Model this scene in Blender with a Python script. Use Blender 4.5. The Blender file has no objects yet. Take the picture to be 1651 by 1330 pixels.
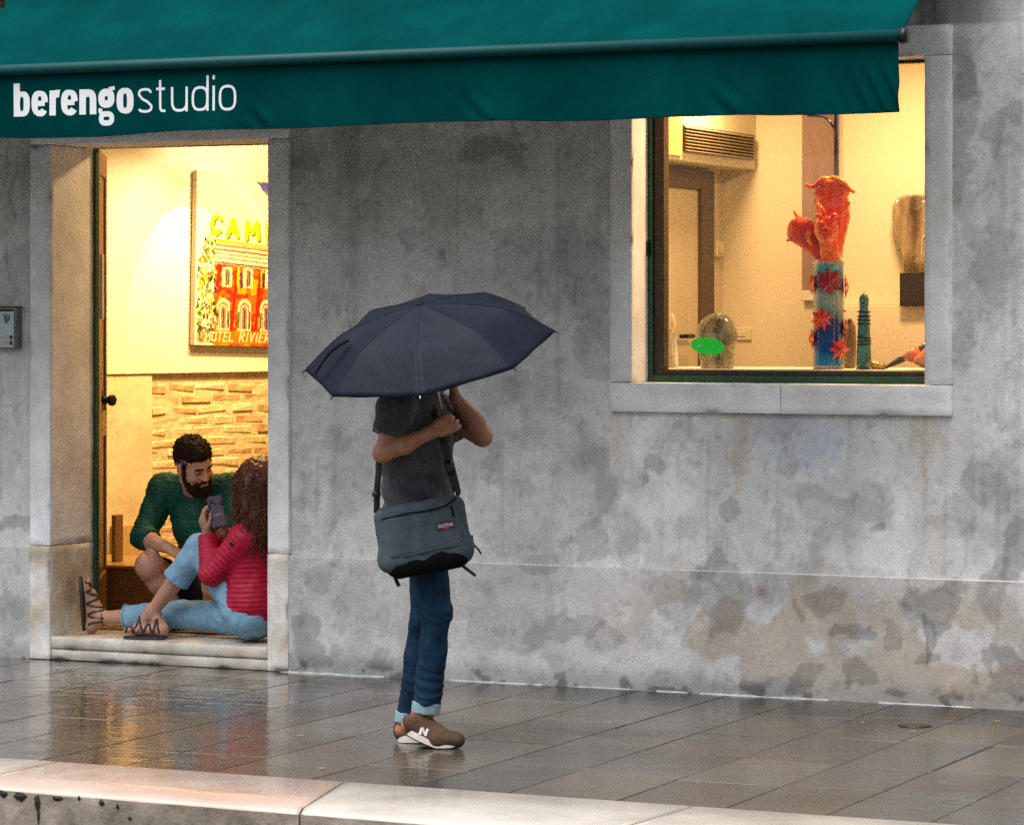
import bpy, bmesh, math, random
import numpy as np
from mathutils import Vector, Matrix
rnd = random.Random(7)
S = bpy.context.scene
COL = S.collection

# ------------------------------------------------------------------ camera, sky, sun, exposure
FPX, W0, CXP, HY, HCAM = 5200.0, 1651.0, 825.5, 516.0, 1.65
th = math.atan2(5200.0, 11200.0)
FW = Vector((-math.sin(th), math.cos(th), 0)); RT = Vector((math.cos(th), math.sin(th), 0)); UP = Vector((0, 0, 1))
ZC = FPX * HCAM / 585.0
CAM = Vector((0, 0, HCAM)) - FW * ZC
cd = bpy.data.cameras.new('camera'); camo = bpy.data.objects.new('camera', cd); COL.objects.link(camo)
cd.lens = 36 * FPX / W0; cd.sensor_width = 36; cd.shift_y = -(665 - HY) / W0
cd.clip_start = 0.1; cd.clip_end = 600
camo.location = CAM
camo.rotation_euler = (math.radians(90), 0, th)
S.camera = camo
SUN_EL, SUN_AZ = math.radians(70), math.radians(200)
wd = bpy.data.worlds.new('World'); S.world = wd; wd.use_nodes = True
nt = wd.node_tree; nt.nodes.clear()
sky = nt.nodes.new('ShaderNodeTexSky'); sky.sky_type = 'NISHITA'; sky.sun_disc = False
sky.sun_elevation = SUN_EL; sky.sun_rotation = SUN_AZ; sky.air_density = 1.2; sky.dust_density = 6.0; sky.ozone_density = 1.0
hs = nt.nodes.new('ShaderNodeHueSaturation'); hs.inputs['Saturation'].default_value = 0.42
bg = nt.nodes.new('ShaderNodeBackground'); bg.inputs[1].default_value = 0.06
wo = nt.nodes.new('ShaderNodeOutputWorld')
nt.links.new(sky.outputs[0], hs.inputs['Color']); nt.links.new(hs.outputs[0], bg.inputs[0]); nt.links.new(bg.outputs[0], wo.inputs[0])
sl = bpy.data.lights.new('sun', 'SUN'); sl.energy = 1.5; sl.angle = math.radians(65); sl.color = (1.0, 0.99, 0.98)
so = bpy.data.objects.new('sun', sl); COL.objects.link(so); so.location = (-3, -12, 20)
sd = Vector((math.sin(SUN_AZ) * math.cos(SUN_EL), math.cos(SUN_AZ) * math.cos(SUN_EL), math.sin(SUN_EL)))
so.rotation_euler = (-sd).to_track_quat('-Z', 'Y').to_euler()
S.view_settings.view_transform = 'Standard'; S.view_settings.look = 'None'
S.view_settings.gamma = 1; S.view_settings.use_curve_mapping = False
S.view_settings.exposure = 1.7
try:
    S.cycles.use_denoising = False
    S.cycles.max_bounces = 8; S.cycles.diffuse_bounces = 4; S.cycles.transparent_max_bounces = 12
    S.cycles.sample_clamp_indirect = 0.4; S.cycles.sample_clamp_direct = 4; S.cycles.blur_glossy = 1.0
except Exception: pass

def pt(px, py, Z):
    return CAM + FW * Z + RT * ((px - CXP) / FPX * Z) + UP * ((HY - py) / FPX * Z)
def onY(px, py, Y=0.0):
    d = FW + RT * ((px - CXP) / FPX) + UP * ((HY - py) / FPX)
    return CAM + d * ((Y - CAM.y) / d.y)
def onZ(px, py, z=0.0):
    d = FW + RT * ((px - CXP) / FPX) + UP * ((HY - py) / FPX)
    return CAM + d * ((z - CAM.z) / d.z)
def X(px, Y=0.0): return onY(px, HY, Y).x
def Zh(px, py, Y=0.0): return onY(px, py, Y).z
def proj(P):
    v = P - np.array(CAM)
    z = v @ np.array(FW)
    return CXP + FPX * (v @ np.array(RT)) / z, HY - FPX * v[..., 2] / z

# ------------------------------------------------------------------ numpy noise
_rs = np.random.RandomState(3); _T = _rs.rand(4096).astype(np.float32)
def _h(i, j, k): return _T[(i * 73856093 ^ j * 19349663 ^ k * 83492791) & 4095]
def vnoise(x, y, z):
    xi = np.floor(x).astype(np.int64); yi = np.floor(y).astype(np.int64); zi = np.floor(z).astype(np.int64)
    fx = x - xi; fy = y - yi; fz = z - zi
    fx = fx * fx * (3 - 2 * fx); fy = fy * fy * (3 - 2 * fy); fz = fz * fz * (3 - 2 * fz)
    r = 0
    for a in (0, 1):
        for b in (0, 1):
            for c in (0, 1):
                r = r + _h(xi + a, yi + b, zi + c) * (fx if a else 1 - fx) * (fy if b else 1 - fy) * (fz if c else 1 - fz)
    return r
def fbm(x, y, z=0.0, o=4):
    x = np.asarray(x, float); y = np.asarray(y, float); z = np.zeros_like(x) + z
    r = 0; a = .5; t = 0
    for i in range(o):
        r = r + a * vnoise(x + 17.3 * i, y + 5.1 * i, z + 9.7 * i); t += a; a *= .5; x = x * 2.03; y = y * 2.03; z = z * 2.03
    return r / t
def sstep(a, b, x):
    t = np.clip((x - a) / (b - a), 0, 1); return t * t * (3 - 2 * t)

# ------------------------------------------------------------------ materials
def lin(c):
    return tuple(((v / 255) / 12.92 if v / 255 <= .04045 else ((v / 255 + .055) / 1.055) ** 2.4) for v in c)
def mat(name, col, rough=.6, metal=0, var=.12, scale=15, bump=0.0, bscale=60, trans=0, attr=None, emis=None, spec=.5,
        stretch=None, rvar=0, sub=0, ior=1.45, col2=None, coat=0, alpha=1, bump2=0, b2scale=8, grain=0, sheen=0):
    m = bpy.data.materials.new(name); m.use_nodes = True; n = m.node_tree; p = n.nodes['Principled BSDF']; L = n.links
    def N(t): return n.nodes.new(t)
    tc = N('ShaderNodeNewGeometry' if attr == 'W' or stretch == 'W' else 'ShaderNodeTexCoord')
    co = tc.outputs['Position'] if tc.bl_idname == 'ShaderNodeNewGeometry' else tc.outputs['Object']
    if isinstance(stretch, tuple):
        mp = N('ShaderNodeMapping'); mp.inputs['Scale'].default_value = stretch; L.new(co, mp.inputs[0]); co = mp.outputs[0]
    def noise(sc, det=5, rg=.6):
        q = N('ShaderNodeTexNoise'); q.inputs['Scale'].default_value = sc; q.inputs['Detail'].default_value = det
        q.inputs['Roughness'].default_value = rg; L.new(co, q.inputs['Vector']); return q
    a = noise(scale)
    mx = N('ShaderNodeMix'); mx.data_type = 'RGBA'; mx.blend_type = 'MULTIPLY'; mx.inputs[0].default_value = 1
    if attr and attr != 'W':
        at = N('ShaderNodeAttribute'); at.attribute_name = attr; L.new(at.outputs['Color'], mx.inputs[6])
    elif col2:
        m2 = N('ShaderNodeMix'); m2.data_type = 'RGBA'; m2.inputs[6].default_value = (*col, 1); m2.inputs[7].default_value = (*col2, 1)
        rr = N('ShaderNodeMapRange'); rr.inputs[1].default_value = .4; rr.inputs[2].default_value = .62
        L.new(noise(scale * .37).outputs[0], rr.inputs[0]); L.new(rr.outputs[0], m2.inputs[0]); L.new(m2.outputs[2], mx.inputs[6])
    else:
        mx.inputs[6].default_value = (*col, 1)
    r = N('ShaderNodeMapRange'); r.inputs[1].default_value = .25; r.inputs[2].default_value = .75
    r.inputs[3].default_value = 1 - var * 1.4; r.inputs[4].default_value = 1 + var
    L.new(a.outputs[0], r.inputs[0])
    src = r.outputs[0]
    if grain:
        g = noise(420, 2, .7); gr = N('ShaderNodeMapRange'); gr.inputs[1].default_value = .3; gr.inputs[2].default_value = .7
        gr.inputs[3].default_value = 1 - grain; gr.inputs[4].default_value = 1 + grain; L.new(g.outputs[0], gr.inputs[0])
        mm = N('ShaderNodeMath'); mm.operation = 'MULTIPLY'; L.new(src, mm.inputs[0]); L.new(gr.outputs[0], mm.inputs[1]); src = mm.outputs[0]
    L.new(src, mx.inputs[7]); L.new(mx.outputs[2], p.inputs['Base Color'])
    p.inputs['Roughness'].default_value = rough; p.inputs['Metallic'].default_value = metal
    p.inputs['Specular IOR Level'].default_value = spec; p.inputs['IOR'].default_value = ior
    p.inputs['Transmission Weight'].default_value = trans; p.inputs['Coat Weight'].default_value = coat
    p.inputs['Sheen Weight'].default_value = sheen
    p.inputs['Alpha'].default_value = alpha
    if sub: p.inputs['Subsurface Weight'].default_value = sub; p.inputs['Subsurface Scale'].default_value = .01
    if rvar:
        q = noise(scale * .6, 4); r2 = N('ShaderNodeMapRange'); r2.inputs[1].default_value = .35; r2.inputs[2].default_value = .65
        r2.inputs[3].default_value = max(0, rough - rvar); r2.inputs[4].default_value = min(1, rough + rvar)
        L.new(q.outputs[0], r2.inputs[0]); L.new(r2.outputs[0], p.inputs['Roughness'])
    last = None
    for amt, sc in ((bump, bscale), (bump2, b2scale)):
        if amt:
            b = N('ShaderNodeBump'); b.inputs['Strength'].default_value = 1.0; b.inputs['Distance'].default_value = amt
            L.new(noise(sc, 4).outputs[0], b.inputs['Height'])
            if last: L.new(last, b.inputs['Normal'])
            last = b.outputs[0]
    if last: L.new(last, p.inputs['Normal'])
    if emis: p.inputs['Emission Color'].default_value = (*emis[0], 1); p.inputs['Emission Strength'].default_value = emis[1]
    return m

# ------------------------------------------------------------------ objects
def prop(o, label=None, cat=None, group=None, kind=None):
    for k, v in (('label', label), ('category', cat), ('group', group), ('kind', kind)):
        if v: o[k] = v
    return o
def thing(name, label, cat, loc=(0, 0, 0), group=None):
    o = bpy.data.objects.new(name, None); COL.objects.link(o); o.location = loc; o.empty_display_size = .1
    return prop(o, label, cat, group)
def wloc(p):
    l = p.location.copy()
    if p.parent: l = l + p.matrix_parent_inverse.translation + wloc(p.parent)
    return l
def link(name, me, m, parent=None, smooth=False):
    o = bpy.data.objects.new(name, me); COL.objects.link(o)
    if m is not None:
        me.materials.clear()
        for q in (m if isinstance(m, list) else [m]): me.materials.append(q)
    if smooth:
        me.polygons.foreach_set('use_smooth', [True] * len(me.polygons))
    if parent:
        o.parent = parent; o.matrix_parent_inverse = Matrix.Translation(-wloc(parent))
    return o
def bmobj(name, bm, m, parent=None, smooth=False):
    me = bpy.data.meshes.new(name); bmesh.ops.recalc_face_normals(bm, faces=bm.faces); bm.to_mesh(me); bm.free()
    return link(name, me, m, parent, smooth)
def add_box(bm, a, b, bev=0, jit=0, M=None):
    x0, y0, z0 = a; x1, y1, z1 = b
    vs = [bm.verts.new(Vector((x, y, z)) + Vector((rnd.uniform(-jit, jit), rnd.uniform(-jit, jit), rnd.uniform(-jit, jit)))) for x in (x0, x1) for y in (y0, y1) for z in (z0, z1)]
    fs = [bm.faces.new([vs[i] for i in f]) for f in ((0, 1, 3, 2), (4, 6, 7, 5), (0, 4, 5, 1), (2, 3, 7, 6), (0, 2, 6, 4), (1, 5, 7, 3))]
    if bev:
        es = set(e for f in fs for e in f.edges)
        r = bmesh.ops.bevel(bm, geom=list(es), offset=bev, segments=1, affect='EDGES')
        vs = list(set(v for v in r['verts']) | set(v for v in vs if v.is_valid))
    if M is not None:
        bmesh.ops.transform(bm, matrix=M, verts=[v for v in vs if v.is_valid])
def box(name, a, b, m, parent=None, bev=.003, jit=0, M=None):
    bm = bmesh.new(); add_box(bm, a, b, bev, jit, M); return bmobj(name, bm, m, parent)
def add_tube(bm, pts, rad, seg=10, cap=True, flat=None, upv=None):
    pts = [Vector(p) for p in pts]; n = len(pts)
    if not hasattr(rad, '__len__'): rad = [rad] * n
    rings = []; prev = None
    for i, p in enumerate(pts):
        t = (pts[min(i + 1, n - 1)] - pts[max(i - 1, 0)]).normalized()
        ref = Vector(upv) if upv is not None else (prev if prev is not None else (Vector((0, 0, 1)) if abs(t.z) < .9 else Vector((1, 0, 0))))
        u = (ref - t * ref.dot(t)).normalized(); v = t.cross(u); prev = u
        f = flat or 1
        rings.append([bm.verts.new(p + (u * math.cos(a) * f + v * math.sin(a)) * rad[i]) for a in [2 * math.pi * k / seg for k in range(seg)]])
    for i in range(n - 1):
        for k in range(seg):
            bm.faces.new((rings[i][k], rings[i][(k + 1) % seg], rings[i + 1][(k + 1) % seg], rings[i + 1][k]))
    if cap:
        bm.faces.new(rings[0][::-1]); bm.faces.new(rings[-1])
def tube(name, pts, rad, m, parent=None, seg=10, flat=None, upv=None, smooth=True):
    bm = bmesh.new(); add_tube(bm, pts, rad, seg, True, flat, upv); return bmobj(name, bm, m, parent, smooth)
def lathe(name, prof, c, m, parent=None, seg=24, axis=None, sx=1, sy=1):
    bm = bmesh.new(); rings = []
    Q = Matrix.Identity(3)
    if axis is not None: Q = Vector(axis).normalized().to_track_quat('Z', 'Y').to_matrix()
    for r, z in prof:
        rings.append([bm.verts.new(Vector(c) + Q @ Vector((r * sx * math.cos(2 * math.pi * k / seg), r * sy * math.sin(2 * math.pi * k / seg), z))) for k in range(seg)])
    for i in range(len(rings) - 1):
        for k in range(seg): bm.faces.new((rings[i][k], rings[i][(k + 1) % seg], rings[i + 1][(k + 1) % seg], rings[i + 1][k]))
    bm.faces.new(rings[0][::-1]); bm.faces.new(rings[-1])
    return bmobj(name, bm, m, parent, True)
def spline(P, n=8):
    P = [Vector(p) for p in P]; out = []
    for i in range(len(P) - 1):
        p0 = P[max(i - 1, 0)]; p1 = P[i]; p2 = P[i + 1]; p3 = P[min(i + 2, len(P) - 1)]
        for k in range(n):
            t = k / n
            out.append(.5 * ((2 * p1) + (p2 - p0) * t + (2 * p0 - 5 * p1 + 4 * p2 - p3) * t * t + (3 * p1 - p0 - 3 * p2 + p3) * t ** 3))
    out.append(P[-1]); return out
def npmesh(name, V, Q, m, parent=None, smooth=True, cols=None):
    V = np.asarray(V, np.float32); Q = np.asarray(Q, np.int32)
    me = bpy.data.meshes.new(name); me.vertices.add(len(V)); me.vertices.foreach_set('co', V.ravel())
    k = Q.shape[1]; me.loops.add(len(Q) * k); me.loops.foreach_set('vertex_index', Q.ravel())
    me.polygons.add(len(Q)); me.polygons.foreach_set('loop_start', np.arange(0, len(Q) * k, k, dtype=np.int32))
    if cols is not None:
        a = me.color_attributes.new('Col', 'FLOAT_COLOR', 'POINT')
        a.data.foreach_set('color', np.concatenate([cols, np.ones((len(cols), 1))], 1).astype(np.float32).ravel())
    me.update(calc_edges=True); me.validate()
    return link(name, me, m, parent, smooth)
def grid_faces(nu, nv, mask=None):
    i, j = np.meshgrid(np.arange(nu - 1), np.arange(nv - 1), indexing='ij')
    if mask is not None: i = i[mask]; j = j[mask]
    i = i.ravel(); j = j.ravel(); a = i * nv + j
    return np.stack([a, a + nv, a + nv + 1, a + 1], 1)

# ------------------------------------------------------------------ signed distance modelling
class Body:
    def __init__(s): s.p = []
    def cap(s, a, b, r1, r2, k=.02, flat=None, ff=1.0, clip=None, sub=False):
        s.p.append(dict(t='c', a=np.array(a), b=np.array(b), r1=r1, r2=r2, k=k, flat=None if flat is None else np.array(Vector(flat).normalized()), ff=ff, clip=clip, sub=sub)); return s
    def ell(s, c, r, k=.02, Q=None, clip=None, sub=False):
        s.p.append(dict(t='e', c=np.array(c), r=np.array(r, float), k=k, Q=np.eye(3) if Q is None else np.array(Q), clip=clip, sub=sub)); return s
    def rbox(s, c, hf, rr, k=.01, Q=None, clip=None, sub=False):
        s.p.append(dict(t='b', c=np.array(c), r=np.array(hf, float), rr=rr, k=k, Q=np.eye(3) if Q is None else np.array(Q), clip=clip, sub=sub)); return s
    def bb(s, p):
        if p['t'] == 'c':
            R = max(p['r1'], p['r2']) * max(1, p['ff']); return np.minimum(p['a'], p['b']) - R, np.maximum(p['a'], p['b']) + R
        R = np.linalg.norm(p['r']) if p['t'] == 'b' else p['r'].max(); return p['c'] - R, p['c'] + R
    def build(s, name, m, parent=None, h=.005, disp=None, cols=None, smooth=True):
        B = [s.bb(p) for p in s.p if not p['sub']]
        lo = np.min([b[0] for b in B], 0) - 3 * h; hi = np.max([b[1] for b in B], 0) + 3 * h
        n = np.ceil((hi - lo) / h).astype(int) + 1
        D = np.full(n, 1.0, np.float32)
        for p in s.p:
            a, b = s.bb(p); mg = max(p['k'], h * 3)
            i0 = np.clip(np.floor((a - mg - lo) / h).astype(int), 0, n - 1); i1 = np.clip(np.ceil((b + mg - lo) / h).astype(int) + 1, 1, n)
            if np.any(i1 <= i0): continue
            g = np.stack(np.meshgrid(*[lo[q] + h * np.arange(i0[q], i1[q]) for q in range(3)], indexing='ij'), -1)
            if p['t'] == 'c':
                ab = p['b'] - p['a']; L2 = max(ab @ ab, 1e-9); w = g - p['a']; t = np.clip((w @ ab) / L2, 0, 1)
                v = w - t[..., None] * ab
                if p['flat'] is not None:
                    c = v @ p['flat']; v = v + (c * (1 / p['ff'] - 1))[..., None] * p['flat']
                d = (np.linalg.norm(v, axis=-1) - (p['r1'] + (p['r2'] - p['r1']) * t)) * (min(1, p['ff']) if p['flat'] is not None else 1)
            elif p['t'] == 'e':
                w = (g - p['c']) @ p['Q']; k0 = np.linalg.norm(w / p['r'], axis=-1); k1 = np.linalg.norm(w / p['r'] ** 2, axis=-1)
                d = k0 * (k0 - 1) / np.maximum(k1, 1e-9)
            else:
                w = np.abs((g - p['c']) @ p['Q']) - (p['r'] - p['rr'])
                d = np.linalg.norm(np.maximum(w, 0), axis=-1) + np.minimum(w.max(-1), 0) - p['rr']
            if p['clip']:
                for (q, nn) in p['clip']: d = np.maximum(d, (g - np.array(q)) @ np.array(Vector(nn).normalized()))
            sl_ = tuple(slice(i0[q], i1[q]) for q in range(3)); o = D[sl_]; k = p['k']
            if p['sub']:
                d = -d; hh = np.clip(.5 + .5 * (d - o) / k, 0, 1); D[sl_] = o + (d - o) * hh + k * hh * (1 - hh)
            else:
                hh = np.clip(.5 + .5 * (o - d) / k, 0, 1); D[sl_] = o + (d - o) * hh - k * hh * (1 - hh)
        V, Q = nets(D, lo, h)
        if disp is not None or cols is not None:
            N_ = vnormals(V, Q)
        if disp is not None: V = disp(V, N_)
        return npmesh(name, V, Q, m, parent, smooth, cols(V, N_) if cols else None)
def vnormals(V, Q):
    fn = np.cross(V[Q[:, 2]] - V[Q[:, 0]], V[Q[:, 3]] - V[Q[:, 1]]); N_ = np.zeros_like(V)
    for k in range(4): np.add.at(N_, Q[:, k], fn)
    return N_ / np.maximum(np.linalg.norm(N_, axis=1, keepdims=True), 1e-12)
def nets(D, lo, h):
    nx, ny, nz = D.shape; s = D < 0
    cnt = np.zeros((nx - 1, ny - 1, nz - 1), np.int8)
    for a in (0, 1):
        for b in (0, 1):
            for c in (0, 1): cnt += s[a:nx - 1 + a, b:ny - 1 + b, c:nz - 1 + c]
    I, J, K = np.nonzero((cnt > 0) & (cnt < 8)); n = len(I)
    acc = np.zeros((n, 3)); w = np.zeros(n)
    cor = [(a, b, c) for a in (0, 1) for b in (0, 1) for c in (0, 1)]
    for A in cor:
        for ax in range(3):
            if A[ax]: continue
            Bc = list(A); Bc[ax] = 1
            va = D[I + A[0], J + A[1], K + A[2]]; vb = D[I + Bc[0], J + Bc[1], K + Bc[2]]
            x = (va < 0) != (vb < 0); t = np.where(x, va / np.where(x, va - vb, 1), 0)
            P = np.tile(np.array(A, float), (n, 1)); P[:, ax] += t
            acc[x] += P[x]; w[x] += 1
    V = lo + h * (np.stack([I, J, K], 1) + acc / w[:, None])
    ID = np.full((nx - 1, ny - 1, nz - 1), -1, np.int32); ID[I, J, K] = np.arange(n)
    Qs = []
    for ax in range(3):
        sa = [slice(None)] * 3; sb = [slice(None)] * 3; sa[ax] = slice(0, -1); sb[ax] = slice(1, None)
        x = s[tuple(sa)] != s[tuple(sb)]
        u, v = [(1, 2), (2, 0), (0, 1)][ax]
        idx = np.array(np.nonzero(x)); ok = (idx[u] > 0) & (idx[v] > 0) & (idx[u] < D.shape[u] - 1) & (idx[v] < D.shape[v] - 1); idx = idx[:, ok]
        fl = s[tuple(sa)][tuple(idx)]
        def cell(du, dv):
            q = idx.copy(); q[u] -= du; q[v] -= dv; return ID[tuple(q)]
        q4 = np.stack([cell(1, 1), cell(0, 1), cell(0, 0), cell(1, 0)], 1)
        q4[~fl] = q4[~fl][:, ::-1]; Qs.append(q4)
    Q = np.concatenate(Qs); Q = Q[(Q >= 0).all(1)]
    return V, Q
def rot_frame(xa, za):
    xa = Vector(xa).normalized(); za = Vector(za); za = (za - xa * za.dot(xa)).normalized(); ya = za.cross(xa)
    return np.array([[xa[i], ya[i], za[i]] for i in range(3)])
def hand(B, w, d, n, side, curl=(.5, .5, .4), sc=1.0, spread=.06, thumb=(.5, .5), k=.006):
    """w wrist, d towards the fingers, n where the palm faces, side=+1/-1: thumb on +s or -s"""
    w = Vector(w); d = Vector(d).normalized(); n = Vector(n); n = (n - d * n.dot(d)).normalized(); s = d.cross(n) * side
    B.cap(w - d * .01 * sc, w + d * .045 * sc, .026 * sc, .031 * sc, k * 2.5, n, .62)
    B.cap(w + d * .03 * sc + s * .016 * sc, w + d * .08 * sc + s * .022 * sc, .02 * sc, .0155 * sc, k * 2, n, .8)
    B.cap(w + d * .03 * sc - s * .014 * sc, w + d * .076 * sc - s * .024 * sc, .02 * sc, .0155 * sc, k * 2, n, .8)
    B.cap(w + d * .07 * sc + s * .02 * sc, w + d * .07 * sc - s * .02 * sc, .0145 * sc, .0145 * sc, k * 2)
    for i, (off, ln) in enumerate(((.030, .92), (.010, 1.0), (-.010, .95), (-.029, .76))):
        p = w + d * (.086 - .004 * abs(i - 1)) * sc + s * off * sc
        dd = (d + s * spread * (1.2 - .8 * i)).normalized(); a = 0
        for j, (l, r) in enumerate(((.043, .0092), (.027, .0082), (.021, .0072))):
            a = curl[j] * (1 + .08 * i) if not isinstance(curl[j], tuple) else curl[j][i]
            ax = dd.cross(n).normalized(); R_ = Matrix.Rotation(a, 3, ax); dd = (R_ @ dd).normalized(); n2 = R_ @ n
            q = p + dd * l * ln * sc; B.cap(p, q, r * sc, (r - .0008) * sc, k * .5); p = q
            nn = n2
            n_save = nn; n = n_save if j < 2 else n
        n = Vector(hand_n(w, d, s, side))
    n = Vector(hand_n(w, d, s, side))
    p = w + d * .022 * sc + s * .022 * sc; dd = (d * .75 + s * thumb[0] + n * thumb[1]).normalized()
    q = p + dd * .042 * sc; B.cap(p, q, .0135 * sc, .0105 * sc, k)
    dd = (dd + d * .3 - s * thumb[0] * .3 + n * thumb[1] * .3).normalized(); r = q + dd * .034 * sc; B.cap(q, r, .0102 * sc, .0092 * sc, k * .5)
    dd = (dd + d * .2 - s * thumb[0] * .3).normalized(); B.cap(r, r + dd * .024 * sc, .0092 * sc, .0078 * sc, k * .5)
def hand_n(w, d, s, side):
    return (s * side).cross(d)
# ------------------------------------------------------------------ shared materials
M_stone = mat('pale_istrian_stone', (.80, .82, .84), .6, var=.13, scale=7, bump=.0025, bscale=45, stretch='W', grain=.16, bump2=.005, b2scale=9, col2=(.70, .69, .66))
M_stone_warm = mat('worn_step_stone', (.58, .55, .49), .5, var=.22, scale=7, bump=.002, bscale=60, stretch='W', grain=.12, col2=(.42, .37, .30))
M_green = mat('dark_green_paint', (.014, .075, .042), .35, var=.2, scale=30, bump=.0005, bscale=90)
M_brown = mat('dark_brown_wood', (.035, .02, .012), .45, var=.3, scale=18, stretch=(1, 1, .1))
M_door = mat('varnished_door_wood', (.16, .075, .025), .4, var=.3, scale=22, stretch=(3, 3, .25), bump=.0004)
M_plaster_in = mat('warm_white_interior_plaster', (.72, .66, .52), .8, var=.05, scale=2.5, bump=.001, bscale=30)
M_plaster_low = mat('stained_interior_plaster', (.60, .50, .32), .85, var=.14, scale=6, bump=.003, bscale=18, col2=(.66, .58, .42))
M_black = mat('black_metal', (.01, .01, .012), .4, metal=.3, var=.1)
M_steel = mat('brushed_steel', (.45, .44, .42), .35, metal=.9, var=.1)
M_white = mat('white_enamel', (.75, .75, .72), .4, var=.04)
M_mortar = mat('pale_mortar', (.45, .46, .46), .6, var=.3, scale=20, bump=.003, bscale=60, stretch='W', grain=.2)

M_stone_base = mat('rust_stained_base_stone', (.74, .73, .70), .6, var=.16, scale=9, bump=.0025, bscale=45, stretch='W', grain=.2, bump2=.005, b2scale=9, col2=(.50, .42, .31))
# ------------------------------------------------------------------ the building: key lines (from the photograph's perspective)
DX0, DX1 = X(85), X(435)                 # door opening
JX0, JX1 = X(52), X(469)
ZP = Zh(1000, 914)                       # top of plinth
STEP = 0.112
WX0, WX1 = X(1022), X(1493)              # window opening
SX0, SX1 = X(986), X(1536)
WZ0, WZ1 = Zh(1260, 619), Zh(1480, 91)
SZ0, SZ1 = Zh(1260, 667), Zh(1500, 41)
RD = 0.37                                # reveal depth
DTOP = 2.62
bld = thing('building', 'grey weathered plaster building with lit doorway and lit display window', 'building', (0, 0, 0))

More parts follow.
